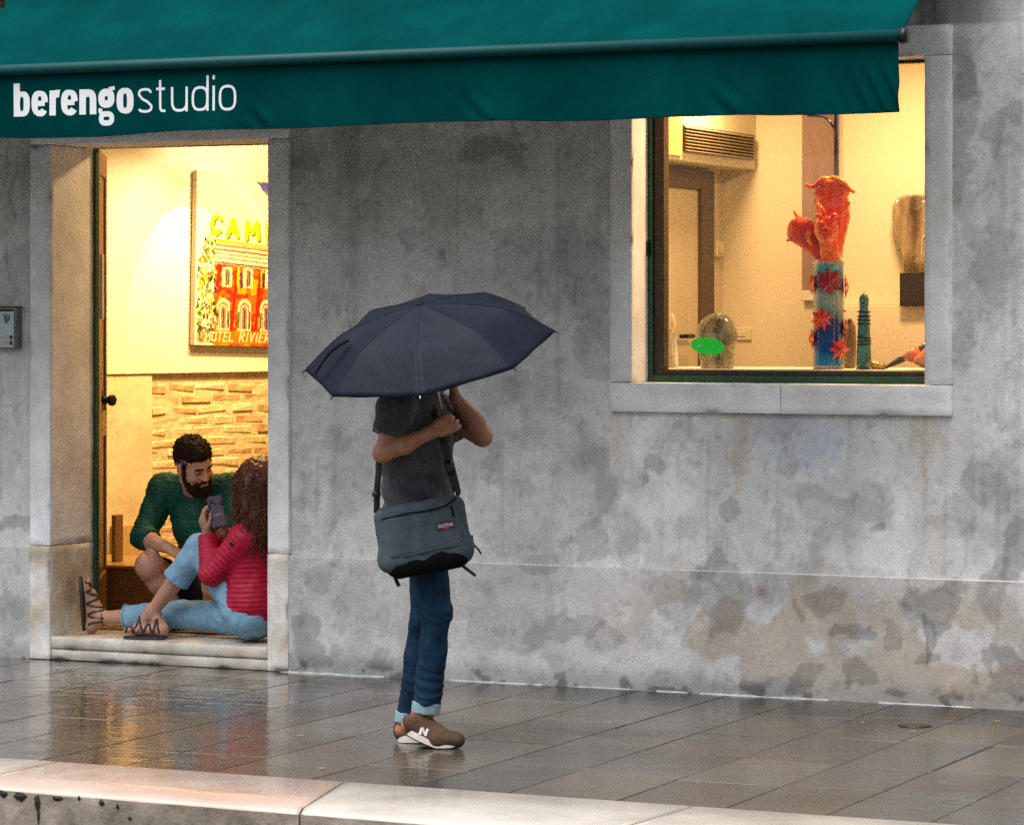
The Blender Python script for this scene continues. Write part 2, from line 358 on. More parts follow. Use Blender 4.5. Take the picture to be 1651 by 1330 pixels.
def wall_cols(x, z, y):
    px, py = proj(np.stack([x, np.full_like(x, y), z], -1))
    n1 = fbm(x * 1.3, z * 1.3, 0, 5); n2 = fbm(x * 3.7 + 9, z * 3.7, 4, 5); n3 = fbm(x * 13, z * 13, 2, 4); n4 = fbm(x * 60, z * 60, 5, 2)
    b = .60 + .15 * (n1 - .5) + .19 * (n2 - .5) + .10 * (n3 - .5) + .09 * (n4 - .5)
    C = np.stack([b * 1.0, b * .995, b * .985], -1)
    # mottled blotches with soft edges
    bl = sstep(.53, .59, fbm(x * 2.6 + 3, z * 2.2, 7, 5)); C *= (1 - .16 * bl)[..., None]
    bl = sstep(.57, .605, fbm(x * 5.2 + 31, z * 4.6, 3, 5)); C *= (1 - .13 * bl)[..., None]
    bl = sstep(.63, .66, fbm(x * 9 + 11, z * 9, 1, 4)) * sstep(1.9, 1.1, z); C *= (1 - .15 * bl)[..., None]
    # warm areas showing through low on the wall
    wm = sstep(.50, .60, fbm(x * 1.7 + 50, z * 2.4, 2, 5)) * sstep(.75, .35, z)
    wz = sstep(0, 1, np.exp(-((x - X(1210)) / .55) ** 2 - ((z - .30) / .26) ** 2) * 1.3 + np.exp(-((x - X(1530)) / .5) ** 2 - ((z - .22) / .25) ** 2))
    wm = np.clip(.14 * wm + .72 * wz * sstep(.44, .53, fbm(x * 4, z * 4, 8, 5)), 0, 1)[..., None]
    C = C * (1 - wm) + wm * np.array([.40, .335, .26]) * (.85 + .4 * n2)[..., None]
    wd_x = px + 60 * (fbm(x * 7, z * 7, 11, 5) - .5); wd_y = py + 60 * (fbm(x * 7, z * 7, 21, 5) - .5)
    wob = 1 + 1.2 * (n3 - .5)
    # individual stains where the wall carries them: px, py, rx, ry, strength, tint
    D = (-.42, -.42, -.42); BR = (-.10, -.22, -.36); BL = (-.16, -.10, -.01); LT = (.22, .23, .25); PU = (-.2, -.3, -.22); GR = (-.34, -.31, -.36)
    for (sx, sy, rx, ry, a, t) in (
        (1055, 757, 20, 18, .9, GR), (1047, 785, 8, 8, .9, GR), (1126, 757, 11, 13, .9, PU), (1172, 824, 20, 18, .85, GR), (1424, 852, 9, 11, 1, GR),
        (1410, 805, 5, 5, .8, D), (1100, 680, 12, 10, .5, D), (1270, 755, 18, 18, .5, GR), (1295, 710, 90, 34, .75, BL), (1330, 730, 30, 30, .5, BL),
        (1180, 715, 12, 75, .6, BR), (1502, 715, 22, 55, .6, BR), (1500, 830, 12, 60, .3, BR), (1075, 740, 55, 110, .6, LT), (1440, 860, 45, 60, .6, LT),
        (1170, 960, 50, 60, .7, D), (1080, 965, 45, 50, .45, D), (1225, 965, 20, 14, .7, PU), (1340, 965, 30, 22, .6, D), (1380, 1018, 32, 14, .8, D), (1290, 975, 6, 12, .8, GR),
        (1510, 975, 45, 35, .75, D), (1470, 1000, 14, 30, .5, D), (1492, 1062, 26, 12, .8, D), (1494, 1030, 4, 45, .8, D), (1440, 1030, 16, 28, .6, D), (1300, 1090, 32, 24, .8, D), (1385, 1085, 32, 22, .8, D),
        (1620, 1090, 45, 40, .8, D), (1600, 960, 30, 40, .5, D), (1640, 890, 25, 50, .7, D), (1545, 215, 26, 120, .5, D), (1610, 210, 25, 40, .6, D), (1545, 110, 20, 50, .5, D), (1610, 420, 30, 60, .45, D), (1560, 520, 20, 60, .4, D),
        (540, 1100, 0.1, .1, 0, D), (500, 1030, 30, 60, .8, D), (575, 985, 40, 26, .6, BL), (525, 930, 20, 20, .5, D), (610, 1060, 16, 22, .7, GR), (540, 700, 26, 26, .5, GR), (505, 790, 16, 30, .4, D),
        (690, 210, 0.1, .1, 0, D), (785, 245, 52, 16, .7, D), (830, 265, 16, 12, .6, D), (655, 385, 20, 18, .35, D), (660, 410, 16, 8, .5, D), (712, 418, 9, 13, .6, D), (672, 478, 24, 12, .5, GR),
        (553, 500, 14, 22, .5, D), (905, 420, 60, 70, .3, D), (488, 235, 14, 60, .6, D), (870, 905, 24, 20, .55, D), (950, 870, 40, 24, .5, D), (905, 1020, 60, 22, .55, D), (985, 1040, 40, 22, .5, D), (860, 700, 45, 60, .45, LT), (770, 830, 40, 50, .5, LT), (520, 780, 18, 90, .5, LT),
        (955, 560, 40, 50, .4, D), (1600, 320, 30, 60, .4, LT), (1630, 700, 16, 70, .35, LT), (30, 850, 34, 11, .8, D), (20, 600, 12, 90, .3, D), (25, 990, 20, 40, .6, D), (15, 300, 3, 60, .5, D), (1240, 1095, 60, 22, .35, D),
        (1100, 850, 40, 24, .35, D), (1360, 830, 60, 40, .3, D), (1310, 800, 70, 18, .35, D), (1590, 780, 30, 40, .4, D), (1000, 700, 12, 90, .4, BR), (1000, 990, 40, 30, .5, LT)):
        if a == 0: continue
        e = np.sqrt(((wd_x - sx) / rx) ** 2 + ((wd_y - sy) / ry) ** 2) / wob
        k = sstep(1.08, .92, e) * a * (.82 + .6 * (n3 - .2))
        C *= 1 + np.array(t) * k[..., None]
    # hairline cracks: (points in px) and vertical drip streaks
    for P in (((1494, 985), (1490, 1010), (1497, 1040), (1493, 1075)), ((560, 470), (556, 500), (566, 528), (560, 552)), ((905, 530), (930, 528), (945, 545)), ((700, 400), (712, 408), (718, 425), (712, 436)), ((12, 240), (14, 280)), ((10, 400), (14, 450))):
        for (ax, ay), (bx, by) in zip(P[:-1], P[1:]):
            dx, dy = bx - ax, by - ay; t = np.clip(((px - ax) * dx + (py - ay) * dy) / (dx * dx + dy * dy), 0, 1)
            q = np.hypot(px + 5 * (n3 - .5) * 2 - ax - t * dx, py - ay - t * dy); C *= (1 - .25 * sstep(2.4, .8, q))[..., None]
    sk = sstep(.60, .72, fbm(x * 22, z * 1.1, 31, 4)) * (z > .6); C *= (1 - .13 * sk)[..., None]
    sp = sstep(.70, .735, fbm(x * 26 + 7, z * 26, 41, 3)); C *= (1 - .16 * sp)[..., None]
    sp = sstep(.69, .73, fbm(x * 30, z * 30, 61, 3)); C *= (1 + .08 * sp)[..., None]
    C *= (1 - .10 * sstep(ZP + .02, ZP - .02, z))[..., None]
    # dirt above the ground line and under the sill, drips
    g = sstep(.10, .0, z - .05 * (fbm(x * 14, z * 3, 6, 4))) ; C *= (1 - .35 * g)[..., None]
    dk = sstep(.60, .68, fbm(x * 16, z * 20, 9, 3)) * sstep(.11, .02, z); C *= (1 - .55 * dk)[..., None]
    # darker render high up, above the horizontal crack level with the window head
    up = sstep(SZ1 - .004, SZ1 + .004, z) * sstep(X(1470), X(1485), x)
    C *= (1 - .50 * up * sstep(1.0, 0.35, (x - X(1500)) * 1.6 + .2 * n2))[..., None]
    # vertical streaks, darker towards the top of the wall
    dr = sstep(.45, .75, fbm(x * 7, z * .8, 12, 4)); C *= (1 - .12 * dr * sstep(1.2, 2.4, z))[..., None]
    return np.clip(C, .02, .8)

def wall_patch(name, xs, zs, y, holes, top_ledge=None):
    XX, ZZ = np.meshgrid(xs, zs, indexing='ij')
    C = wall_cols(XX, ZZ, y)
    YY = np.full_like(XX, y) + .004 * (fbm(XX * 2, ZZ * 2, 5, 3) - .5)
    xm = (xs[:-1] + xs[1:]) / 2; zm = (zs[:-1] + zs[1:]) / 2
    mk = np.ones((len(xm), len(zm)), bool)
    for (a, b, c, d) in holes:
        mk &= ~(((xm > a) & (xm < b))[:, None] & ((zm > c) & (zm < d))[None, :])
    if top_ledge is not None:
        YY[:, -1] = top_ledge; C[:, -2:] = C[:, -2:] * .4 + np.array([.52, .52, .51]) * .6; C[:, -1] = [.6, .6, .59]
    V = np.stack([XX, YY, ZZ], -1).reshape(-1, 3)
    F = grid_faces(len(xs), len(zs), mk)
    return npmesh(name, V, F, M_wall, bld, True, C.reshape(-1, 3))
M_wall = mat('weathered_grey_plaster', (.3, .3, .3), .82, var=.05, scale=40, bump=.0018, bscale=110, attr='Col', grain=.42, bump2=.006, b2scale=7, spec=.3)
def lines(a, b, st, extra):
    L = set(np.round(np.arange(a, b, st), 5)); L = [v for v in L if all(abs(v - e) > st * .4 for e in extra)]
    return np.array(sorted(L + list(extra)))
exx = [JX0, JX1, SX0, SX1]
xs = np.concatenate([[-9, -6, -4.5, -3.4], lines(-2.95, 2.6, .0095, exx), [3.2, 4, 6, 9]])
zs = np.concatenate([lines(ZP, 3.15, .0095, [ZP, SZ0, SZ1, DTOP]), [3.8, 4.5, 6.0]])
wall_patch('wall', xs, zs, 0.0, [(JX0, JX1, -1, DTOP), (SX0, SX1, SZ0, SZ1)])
zs2 = np.concatenate([lines(-.02, ZP - .004, .0095, []), [ZP - .004, ZP]])
pl = wall_patch('plinth', xs, zs2, -.022, [(JX0, JX1, -1, 9)], top_ledge=.003)
# core of the facade wall: thick masonry behind the render
bm = bmesh.new()
for (a, b, c, d) in ((-9, JX0, -.5, 6), (JX1, SX0, -.5, 6), (SX1, 9, -.5, 6), (JX0, JX1, DTOP, 6), (SX0, SX1, SZ1, 6), (SX0, SX1, -.5, SZ0)):
    add_box(bm, (a, .012, c), (b, RD + .1, d))
bmobj('masonry', bm, M_plaster_in, bld)

# door surround: stone blocks
ds = link('door_surround', bpy.data.meshes.new('door_surround'), None, bld)
def block(par, a, b, m=M_stone, nm='stone_block', bev=.004):
    """dressed stone with slightly chipped, uneven arrises"""
    n = [max(2, min(64, int(round((b[i] - a[i]) / .03)) + 1)) for i in range(3)]; V = []; F = []; idm = {}
    L_ = [np.concatenate([[a[i], a[i] + bev], np.linspace(a[i] + bev, b[i] - bev, n[i])[1:-1], [b[i] - bev, b[i]]]) for i in range(3)]
    def vid(i, j, k):
        if (i, j, k) not in idm: idm[(i, j, k)] = len(V); V.append((L_[0][i], L_[1][j], L_[2][k]))
        return idm[(i, j, k)]
    N3 = [len(q) for q in L_]
    for ax in range(3):
        u, v = (ax + 1) % 3, (ax + 2) % 3
        for e in (0, N3[ax] - 1):
            for p_ in range(N3[u] - 1):
                for q_ in range(N3[v] - 1):
                    c = []
                    for du, dv in ((0, 0), (1, 0), (1, 1), (0, 1)):
                        t = [0, 0, 0]; t[ax] = e; t[u] = p_ + du; t[v] = q_ + dv; c.append(vid(*t))
                    F.append(c if e else c[::-1])
    V = np.array(V); A_, B_ = np.array(a), np.array(b); near = (np.abs(V - A_) < 1e-6) | (np.abs(V - B_) < 1e-6); ne = near.sum(1) >= 2
    sg = np.where(np.abs(V - A_) < 1e-6, 1.0, np.where(np.abs(V - B_) < 1e-6, -1.0, 0.0))
    chip = bev * .45 + .009 * sstep(.60, .72, fbm(V[:, 0] * 14, V[:, 2] * 14, V[:, 1] * 14, 3)); V = V + sg * np.where(ne, chip, 0)[:, None]
    V = V + (.0035 * (fbm(V[:, 0] * 7, V[:, 2] * 7, V[:, 1] * 7, 3) - .5))[:, None] * sg * (~ne)[:, None] * 1.2
    return npmesh(nm, V, np.array(F), m, par, False)
BZ = Zh(469, 893)
for (a, b) in ((JX0, DX0), (DX1, JX1)):
    block(ds, (a, -.026, 0.0), (b, RD, BZ - .0015), M_stone_base); block(ds, (a, -.022, BZ + .0015), (b, RD, DTOP - .12))
block(ds, (JX0, -.022, DTOP - .117), (JX1, RD, DTOP))
st = link('doorstep', bpy.data.meshes.new('doorstep'), None, bld)
block(st, (DX0 + .001, -.015, .0), (DX1 - .001, .1, .0528), M_stone_warm, 'riser')
block(st, (DX0 + .001, -.024, .0535), (DX1 - .001, RD + .02, STEP), M_stone_warm, 'step_slab', .009)
block(st, (DX0 + .001, RD + .02, .02), (DX1 - .001, RD + .12, STEP - .002), M_brown, 'sill_plate')
# green door frame
df = link('door_frame', bpy.data.meshes.new('door_frame'), None, bld)
fx0, fx1 = X(150, RD), X(160, RD)
box('frame_post', (DX0 - .02, RD - .004, STEP), (X(155, RD), RD + .03, DTOP - .12), M_green, df)
box('frame_post', (DX1 - .06, RD + .001, STEP), (DX1 + .03, RD + .06, DTOP - .12), M_green, df)
box('frame_head', (X(155, RD), RD + .002, Zh(300, 232, RD)), (DX1 - .06, RD + .058, DTOP - .12), M_green, df)

# open door leaf, turned inwards beyond the line of sight
dl = link('door', bpy.data.meshes.new('door'), None, bld)
hx, hy = X(159.5, RD + .035), RD + .035
vd = (Vector((X(160, 2.0) - X(160, 1.0), 1.0, 0))).normalized()
def leafM(ang, ox, oy): return Matrix.Translation((ox, oy, 0)) @ Matrix.Rotation(ang, 4, 'Z')
# the leaf's outer face is seen at a very shallow angle
a_leaf = math.atan2(vd.y, vd.x) - math.radians(2.9)
LM = leafM(a_leaf, hx - .001, hy)
zt = Zh(168, 238, RD)
for (u0, u1, z0, z1) in ((0, .10, STEP + .01, zt), (.74, .84, STEP + .01, zt), (.10, .74, STEP + .01, .35), (.10, .74, zt - .12, zt), (.10, .74, 1.05, 1.18)):
    box('stile', (u0, .0, z0), (u1, .045, z1), M_door, dl, .003, M=LM)
box('door_panel', (.101, .012, .351), (.739, .034, 1.049), M_door, dl, 0, M=LM)
box('door_panel', (.101, .012, 1.181), (.739, .034, zt - .121), M_door, dl, 0, M=LM)
KX = onY(176, 645, RD + .35)
kn = lathe('door_knob', [(.022, 0), (.024, .006), (.011, .01), (.010, .035), (.022, .042), (.029, .052), (.029, .062), (.02, .07), (.0, .071)], (KX.x - .03, KX.y, KX.z), M_black, dl, axis=(1, -.25, 0))
box('lock_plate', (.31, -.006, KX.z - .06), (.35, 0, KX.z + .05), M_black, dl, .002, M=LM)
box('letter_plate', (.12, -.012, Zh(168, 515, RD + .2)), (.30, 0, Zh(168, 410, RD + .2)), M_steel, dl, .002, M=LM)

# window: stone surround, green outer frame, brown inner frame, pane
ws = link('window_surround', bpy.data.meshes.new('window_surround'), None, bld)
cx = X(1262)
block(ws, (SX0, -.03, SZ0), (cx - .001, RD, WZ0)); block(ws, (cx + .001, -.03, SZ0), (SX1, RD, WZ0))
block(ws, (SX0, -.024, WZ0 + .002), (WX0, RD, WZ1 - .001)); block(ws, (WX1, -.024, WZ0 + .002), (SX1, RD, WZ1 - .001))
block(ws, (SX0, -.024, WZ1), (SX1, RD, SZ1))
wf = link('window_frame', bpy.data.meshes.new('window_frame'), None, bld)
GY = .16
gx0 = X(1045, GY); gx1 = X(1052, GY); bx1 = X(1071, GY + .02)
gz0 = WZ0; gz1 = Zh(1260, 606, GY)
for (nm, a, b, m) in (
    ('outer_stile', (WX0, GY, gz0), (gx1, GY + .07, WZ1), M_green), ('outer_stile', (WX1 - .008, GY, gz0), (WX1, GY + .07, WZ1), M_green),
    ('outer_rail', (gx1, GY, gz0), (WX1 - .0085, GY + .07, gz1), M_green), ('outer_rail', (gx1, GY, WZ1 - .006), (WX1 - .0085, GY + .07, WZ1), M_green),
    ('inner_stile', (gx1, GY + .014, gz1), (bx1, GY + .075, WZ1 - .0065), M_brown), ('inner_stile', (WX1 - .012, GY + .014, gz1), (WX1 - .0085, GY + .075, WZ1 - .0065), M_brown),
    ('inner_rail', (bx1, GY + .014, gz1), (WX1 - .0125, GY + .075, Zh(1260, 598, GY)), M_brown), ('inner_rail', (bx1, GY + .014, WZ1 - .014), (WX1 - .0125, GY + .075, WZ1 - .0065), M_brown)):
    box(nm, a, b, m, wf, .002)
box('catch', (WX0 + .001, GY - .02, Zh(1038, 412)), (WX0 + .012, GY - .004, Zh(1038, 388)), M_black, wf, .002)
mg = bpy.data.materials.new('window_glass'); mg.use_nodes = True; n = mg.node_tree; n.nodes.clear()
tr = n.nodes.new('ShaderNodeBsdfTransparent'); gl = n.nodes.new('ShaderNodeBsdfGlossy'); gl.inputs['Roughness'].default_value = .01
lw = n.nodes.new('ShaderNodeLayerWeight'); lw.inputs[0].default_value = .5; pw_ = n.nodes.new('ShaderNodeMath'); pw_.operation = 'POWER'; pw_.inputs[1].default_value = 5; fr = n.nodes.new('ShaderNodeMath'); fr.operation = 'MULTIPLY_ADD'; fr.inputs[1].default_value = .9; fr.inputs[2].default_value = .04; n.links.new(lw.outputs['Facing'], pw_.inputs[0]); n.links.new(pw_.outputs[0], fr.inputs[0]); mxs = n.nodes.new('ShaderNodeMixShader'); ou = n.nodes.new('ShaderNodeOutputMaterial')
n.links.new(fr.outputs[0], mxs.inputs[0]); n.links.new(tr.outputs[0], mxs.inputs[1]); n.links.new(gl.outputs[0], mxs.inputs[2]); n.links.new(mxs.outputs[0], ou.inputs[0])
pane = link('window_pane', bpy.data.meshes.new('window_pane'), None, bld)
box('glass', (bx1, GY + .045, Zh(1260, 598, GY)), (WX1 - .0125, GY + .051, WZ1 - .0145), mg, pane, 0)
# window display shelf inside
SHZ = Zh(1330, 596, GY + .1)
M_shelf = mat('cream_display_shelf', (.70, .62, .46), .6, var=.04)
box('display_shelf', (WX0 - .1, GY + .077, SHZ - .05), (WX1 + .5, .95, SHZ), M_shelf, bld, .002)

# ------------------------------------------------------------------ rooms behind
PW = -0.42                                # partition between the two rooms (x)
RI = RD + .1
M_floor_in = mat('warm_stone_floor', (.38, .30, .21), .4, var=.15, scale=5)
M_ceil = mat('white_ceiling', (.75, .72, .65), .8, var=.03)
box('room_floor', (-7, RI + .002, 0), (6, 7, STEP - .004), M_floor_in, bld, 0)
box('room_ceiling', (-7, RI, 3.02), (6, 7, 3.12), M_ceil, bld, 0)
box('partition_wall', (PW, RI, STEP), (PW + .12, 7, 3.02), M_plaster_in, bld, 0)
box('back_wall', (-7, 6.9, STEP), (6, 7, 3.02), M_plaster_in, bld, 0)
# oblique side wall of the door room: plane through two measured points
wdir = (FW * 5200 + RT * 4175).normalized()
P0 = onY(175, HY, 2.1); P0.z = 0
def onW(px, py, off=0.0):
    nrm = Vector((wdir.y, -wdir.x, 0)); d = FW + RT * ((px - CXP) / FPX) + UP * ((HY - py) / FPX)
    t = (P0 + nrm * off - CAM).dot(nrm) / d.dot(nrm); return CAM + d * t
def wu(px, off=0.0): q = onW(px, HY, off) - P0; return q.dot(wdir)
WM = Matrix.Translation(P0) @ Matrix(((wdir.x, -wdir.y, 0, 0), (wdir.y, wdir.x, 0, 0), (0, 0, 1, 0), (0, 0, 0, 1)))   # local x along the wall, local -y towards the room
LZ = onW(300, 602).z
box('upper_wall', (-2.2, 0, LZ), (4.5, .15, 3.02), M_plaster_in, bld, .004, M=WM)
box('lower_wall', (-2.2, .012, STEP), (wu(248), .15, LZ - .001), M_plaster_low, bld, .002, M=WM)
box('lower_wall', (wu(560), .012, STEP), (4.5, .15, LZ - .001), M_plaster_low, bld, .002, M=WM)
M_wash = mat('slightly_raised_pilaster_plaster', (.74, .68, .54), .8, var=.04, scale=3)
box('pilaster', (wu(205), -.03, STEP), (wu(262), -.001, 3.02), M_wash, bld, .01, M=WM) if False else None
box('skirting_ledge', (wu(180), -.045, onW(200, 850).z - .30), (wu(245), .011, onW(200, 845).z), mat('ochre_low_plaster', (.50, .34, .14), .8, var=.1, scale=8), bld, .004, M=WM)
# exposed brickwork panel
bw = box('brick_wall', (wu(248), .034, STEP), (wu(560), .15, LZ - .001), mat('ochre_mortar', (.60, .48, .29), .9, var=.25, scale=16, bump=.012, bscale=26), bld, 0, M=WM)
M_br = [mat('worn_brick_%s' % c, v, .9, var=.22, scale=20, bump=.009, bscale=30, col2=w) for c, v, w in (('ochre', (.64, .52, .32), (.56, .42, .24)), ('pale', (.68, .58, .38), (.58, .46, .27)), ('brown', (.36, .22, .11), (.52, .36, .19)))]
brick_me = []
for q in range(7):
    bm = bmesh.new(); add_box(bm, (-.121, -.028, -.0275), (.121, .028, .0275), .010, .006); me = bpy.data.meshes.new('brick'); bmesh.ops.recalc_face_normals(bm, faces=bm.faces); bm.to_mesh(me); bm.free(); brick_me.append(me)
u0, u1 = wu(248), wu(560); nb = 0
z = STEP + .03; row = 0
bme = {}
while z < LZ - .03:
    u = u0 + (.125 if row % 2 else .07); first = row % 2 == 0
    while u < u1 - .05:
        w = .48 if first else (rnd.choice((.7, .85, 1, 1)) if rnd.random() < .5 else 1); first = False
        top = z > LZ - .22  # mostly brown bricks in the top courses paint in the ledge's shadow
        k = (rnd.randrange(7), 2 if (top and rnd.random() < .75) else rnd.choice((0, 1, 1, 0, 2) if rnd.random() < .7 else (0, 1)))
        if k not in bme:
            m2 = brick_me[k[0]].copy(); m2.materials.append(M_br[k[1]]); bme[k] = m2
        b = bpy.data.objects.new('brick', bme[k]); COL.objects.link(b); b.parent = bw
        R_ = WM.to_3x3().to_euler().z
        loc = WM @ Vector((u, .0585 + rnd.uniform(-.006, .004), z + rnd.uniform(-.008, .008)))
        b.location = loc; b.rotation_euler = (rnd.uniform(-.04, .04), rnd.uniform(-.06, .06), R_ + rnd.uniform(-.025, .025)); b.scale = (w, 1, rnd.uniform(.72, 1.06))
        u += .126 * w + .126; nb += 1
    z += .062; row += 1
# wooden platform on the floor by the door
pa = onY(178, 905, 1.15); M_plat = mat('lacquered_floor_box', (.22, .12, .045), .35, var=.2, scale=12, stretch=(1, 1, .3))
plat = thing('wooden_platform', 'low brown wooden platform on the floor just inside the doorway', 'platform', (pa.x, 1.15, STEP))
q0 = onY(178, 910, 1.15); q1 = onY(262, 890, 1.55)
box('platform_body', (q0.x - .5, 1.15, STEP), (q0.x + .85, 1.75, q0.z - .02), M_plat, plat, .004)
box('platform_top', (q0.x - .52, 1.13, q0.z - .019), (q0.x + .87, 1.77, q0.z), mat('pale_lacquered_top', (.40, .24, .09), .3, var=.12, scale=12), plat, .004)
q2 = onY(183, 830, 1.3)
box('cupboard_post', (q2.x - .015, 1.3, q0.z + .001), (q2.x + .012, 1.38, q2.z), M_plat, plat, .004)

# window room: left wall, walls behind the display
M_room2 = mat('cream_gallery_wall', (.66, .58, .42), .85, var=.04, scale=2)
lw0 = PW + .12
TW = X(1293, 2.6)                         # far wall of window room at y 2.6
LX = X(1165, 2.6)
box('gallery_side_wall', (LX - .10, RI, STEP), (LX, 2.6, 3.02), M_room2, bld, 0)
box('gallery_far_wall', (LX - .1, 2.6, STEP), (4, 2.7, 3.02), M_room2, bld, 0)
EX = X(1352, 1.7)
RW = X(1352, 1.55)
# plastered pier standing forward on the right, with a niche shelf
box('gallery_pier', (RW, 1.55, STEP), (4, 1.75, Zh(1420, 492, 1.55) - .0), M_room2, bld, .003)
box('gallery_pier_upper', (RW, 1.62, Zh(1420, 492, 1.55) + .001), (4, 1.75, 3.02), M_room2, bld, .003)
box('gallery_right_wall', (3.0, RI, STEP), (3.1, 2.6, 3.02), M_room2, bld, 0)
# brown inner door in the gallery side wall
M_dbrown = mat('umber_door_frame', (.09, .055, .03), .5, var=.15)
def onX(px, py, xw):
    d = FW + RT * ((px - CXP) / FPX) + UP * ((HY - py) / FPX); return CAM + d * ((xw - CAM.x) / d.x)
ya = onX(1142, 400, LX).y; yb = onX(1122, 400, LX).y; yc = 1.02
zt1 = onX(1110, 273, LX).z; zt2 = onX(1110, 305, LX).z
idoor = link('inner_door', bpy.data.meshes.new('inner_door'), None, bld)
box('door_jamb', (LX - .01, yb, STEP), (LX + .035, ya, zt1), M_dbrown, idoor, .003)
box('door_head', (LX - .01, yc, zt2), (LX + .034, yb - .001, zt1), M_dbrown, idoor, .003)
box('door_leaf', (LX + .001, yc, STEP), (LX + .012, yb - .001, zt2 - .001), M_room2, idoor, 0)
hp = onX(1118, 542, LX + .05); hq = onX(1098, 542, LX + .05)
tube('door_handle', [(hp.x, hp.y, hp.z), (hq.x, hq.y, hp.z)], .011, M_black, idoor)
# ------------------------------------------------------------------ ground, pavement, kerb, water
def slab_line(p0, p1): return p0, p1
A0 = onZ(0, 1222); A1 = onZ(1651, 1337.5)      # inner edge of the kerb
O0 = onZ(0, 1267); O1 = onZ(1651, 1399)        # outer top edge
def yk(x): return A0.y + (A1.y - A0.y) * (x - A0.x) / (A1.x - A0.x)
def yo(x): return O0.y + (O1.y - O0.y) * (x - O0.x) / (O1.x - O0.x)
M_bed = mat('wet_sand_bedding', (.035, .032, .028), .5, var=.3, scale=30)
g = box('ground', (-60, yk(0) - .35, -1.6), (60, 8, -.022), M_bed, None, 0); g['kind'] = 'structure'
# wet trachyte slab material: colour by world position, puddled gloss
def wet_mat():
    m = bpy.data.materials.new('wet_trachyte'); m.use_nodes = True; n = m.node_tree; p = n.nodes['Principled BSDF']; L = n.links
    def N(t): return n.nodes.new(t)
    ge = N('ShaderNodeNewGeometry'); oi = N('ShaderNodeObjectInfo')
    def noise(sc, det=5, rg=.55, st=None):
        q = N('ShaderNodeTexNoise'); q.inputs['Scale'].default_value = sc; q.inputs['Detail'].default_value = det; q.inputs['Roughness'].default_value = rg
        if st:
            mp = N('ShaderNodeMapping'); mp.inputs['Scale'].default_value = st; L.new(ge.outputs['Position'], mp.inputs[0]); L.new(mp.outputs[0], q.inputs['Vector'])
        else: L.new(ge.outputs['Position'], q.inputs['Vector'])
        return q.outputs[0]
    def mr(s, a, b, c, d):
        r = N('ShaderNodeMapRange'); r.inputs[1].default_value = a; r.inputs[2].default_value = b; r.inputs[3].default_value = c; r.inputs[4].default_value = d; L.new(s, r.inputs[0]); return r.outputs[0]
    def mix(a, b, f, bt='MIX'):
        q = N('ShaderNodeMix'); q.data_type = 'RGBA'; q.blend_type = bt
        if isinstance(f, (int, float)): q.inputs[0].default_value = f
        else: L.new(f, q.inputs[0])
        for s, v in ((6, a), (7, b)):
            if isinstance(v, tuple): q.inputs[s].default_value = (*v, 1)
            else: L.new(v, q.inputs[s])
        return q.outputs[2]
    c = mix((.038, .030, .023), (.056, .046, .035), mr(noise(1.6), .35, .65, 0, 1))
    c = mix(c, (.048, .046, .040), mr(noise(2.3, 4), .5, .62, 0, .8))
    c = mix(c, (.080, .062, .044), mr(oi.outputs['Random'], .72, .9, 0, .6))
    c = mix(c, (.035, .032, .028), mr(oi.outputs['Random'], .25, .1, 0, .55))
    gr = mr(noise(330, 2), .3, .7, .78, 1.2); cc = N('ShaderNodeCombineColor'); [L.new(gr, cc.inputs[i]) for i in range(3)]
    c = mix(c, cc.outputs[0], 1, 'MULTIPLY'); L.new(c, p.inputs['Base Color'])
    w = noise(1.1, 5, .6)
    L.new(mr(w, .38, .60, .4, .22), p.inputs['Roughness'])
    p.inputs['Specular IOR Level'].default_value = .32; p.inputs['IOR'].default_value = 1.33
    sxyz = N('ShaderNodeSeparateXYZ'); L.new(ge.outputs['Position'], sxyz.inputs[0]); wx_ = N('ShaderNodeMath'); wx_.operation = 'MULTIPLY'; L.new(mr(w, .30, .48, .5, 1.0), wx_.inputs[0]); L.new(mr(sxyz.outputs[0], -.9, .3, 1.0, .4), wx_.inputs[1]); L.new(wx_.outputs[0], p.inputs['Coat Weight']); L.new(mr(w, .38, .60, .09, .03), p.inputs['Coat Roughness']); p.inputs['Coat IOR'].default_value = 1.36
    b1 = N('ShaderNodeBump'); b1.inputs['Distance'].default_value = .005; L.new(noise(5.5, 3, .5, (1, 1.6, 1)), b1.inputs['Height'])
    b2 = N('ShaderNodeBump'); b2.inputs['Distance'].default_value = .0006; L.new(noise(60, 4), b2.inputs['Height']); L.new(b1.outputs[0], b2.inputs['Normal'])
    L.new(b2.outputs[0], p.inputs['Normal'])
    b3 = N('ShaderNodeBump'); b3.inputs['Distance'].default_value = .0045; L.new(noise(4.5, 3, .5, (1, 2.2, 1)), b3.inputs['Height']); L.new(b3.outputs[0], p.inputs['Coat Normal'])
    return m
M_slab = wet_mat(); M_joint = mat('dark_gritty_slab_edge', (.040, .034, .028), .8, var=.3, scale=40, spec=.2)
pav = box('pavement', (-9, yk(0) - .05, -.021), (9, -.02, -.012), mat('dark_wet_joint', (.022, .019, .016), .35, var=.3, scale=40), None, 0); pav['kind'] = 'structure'
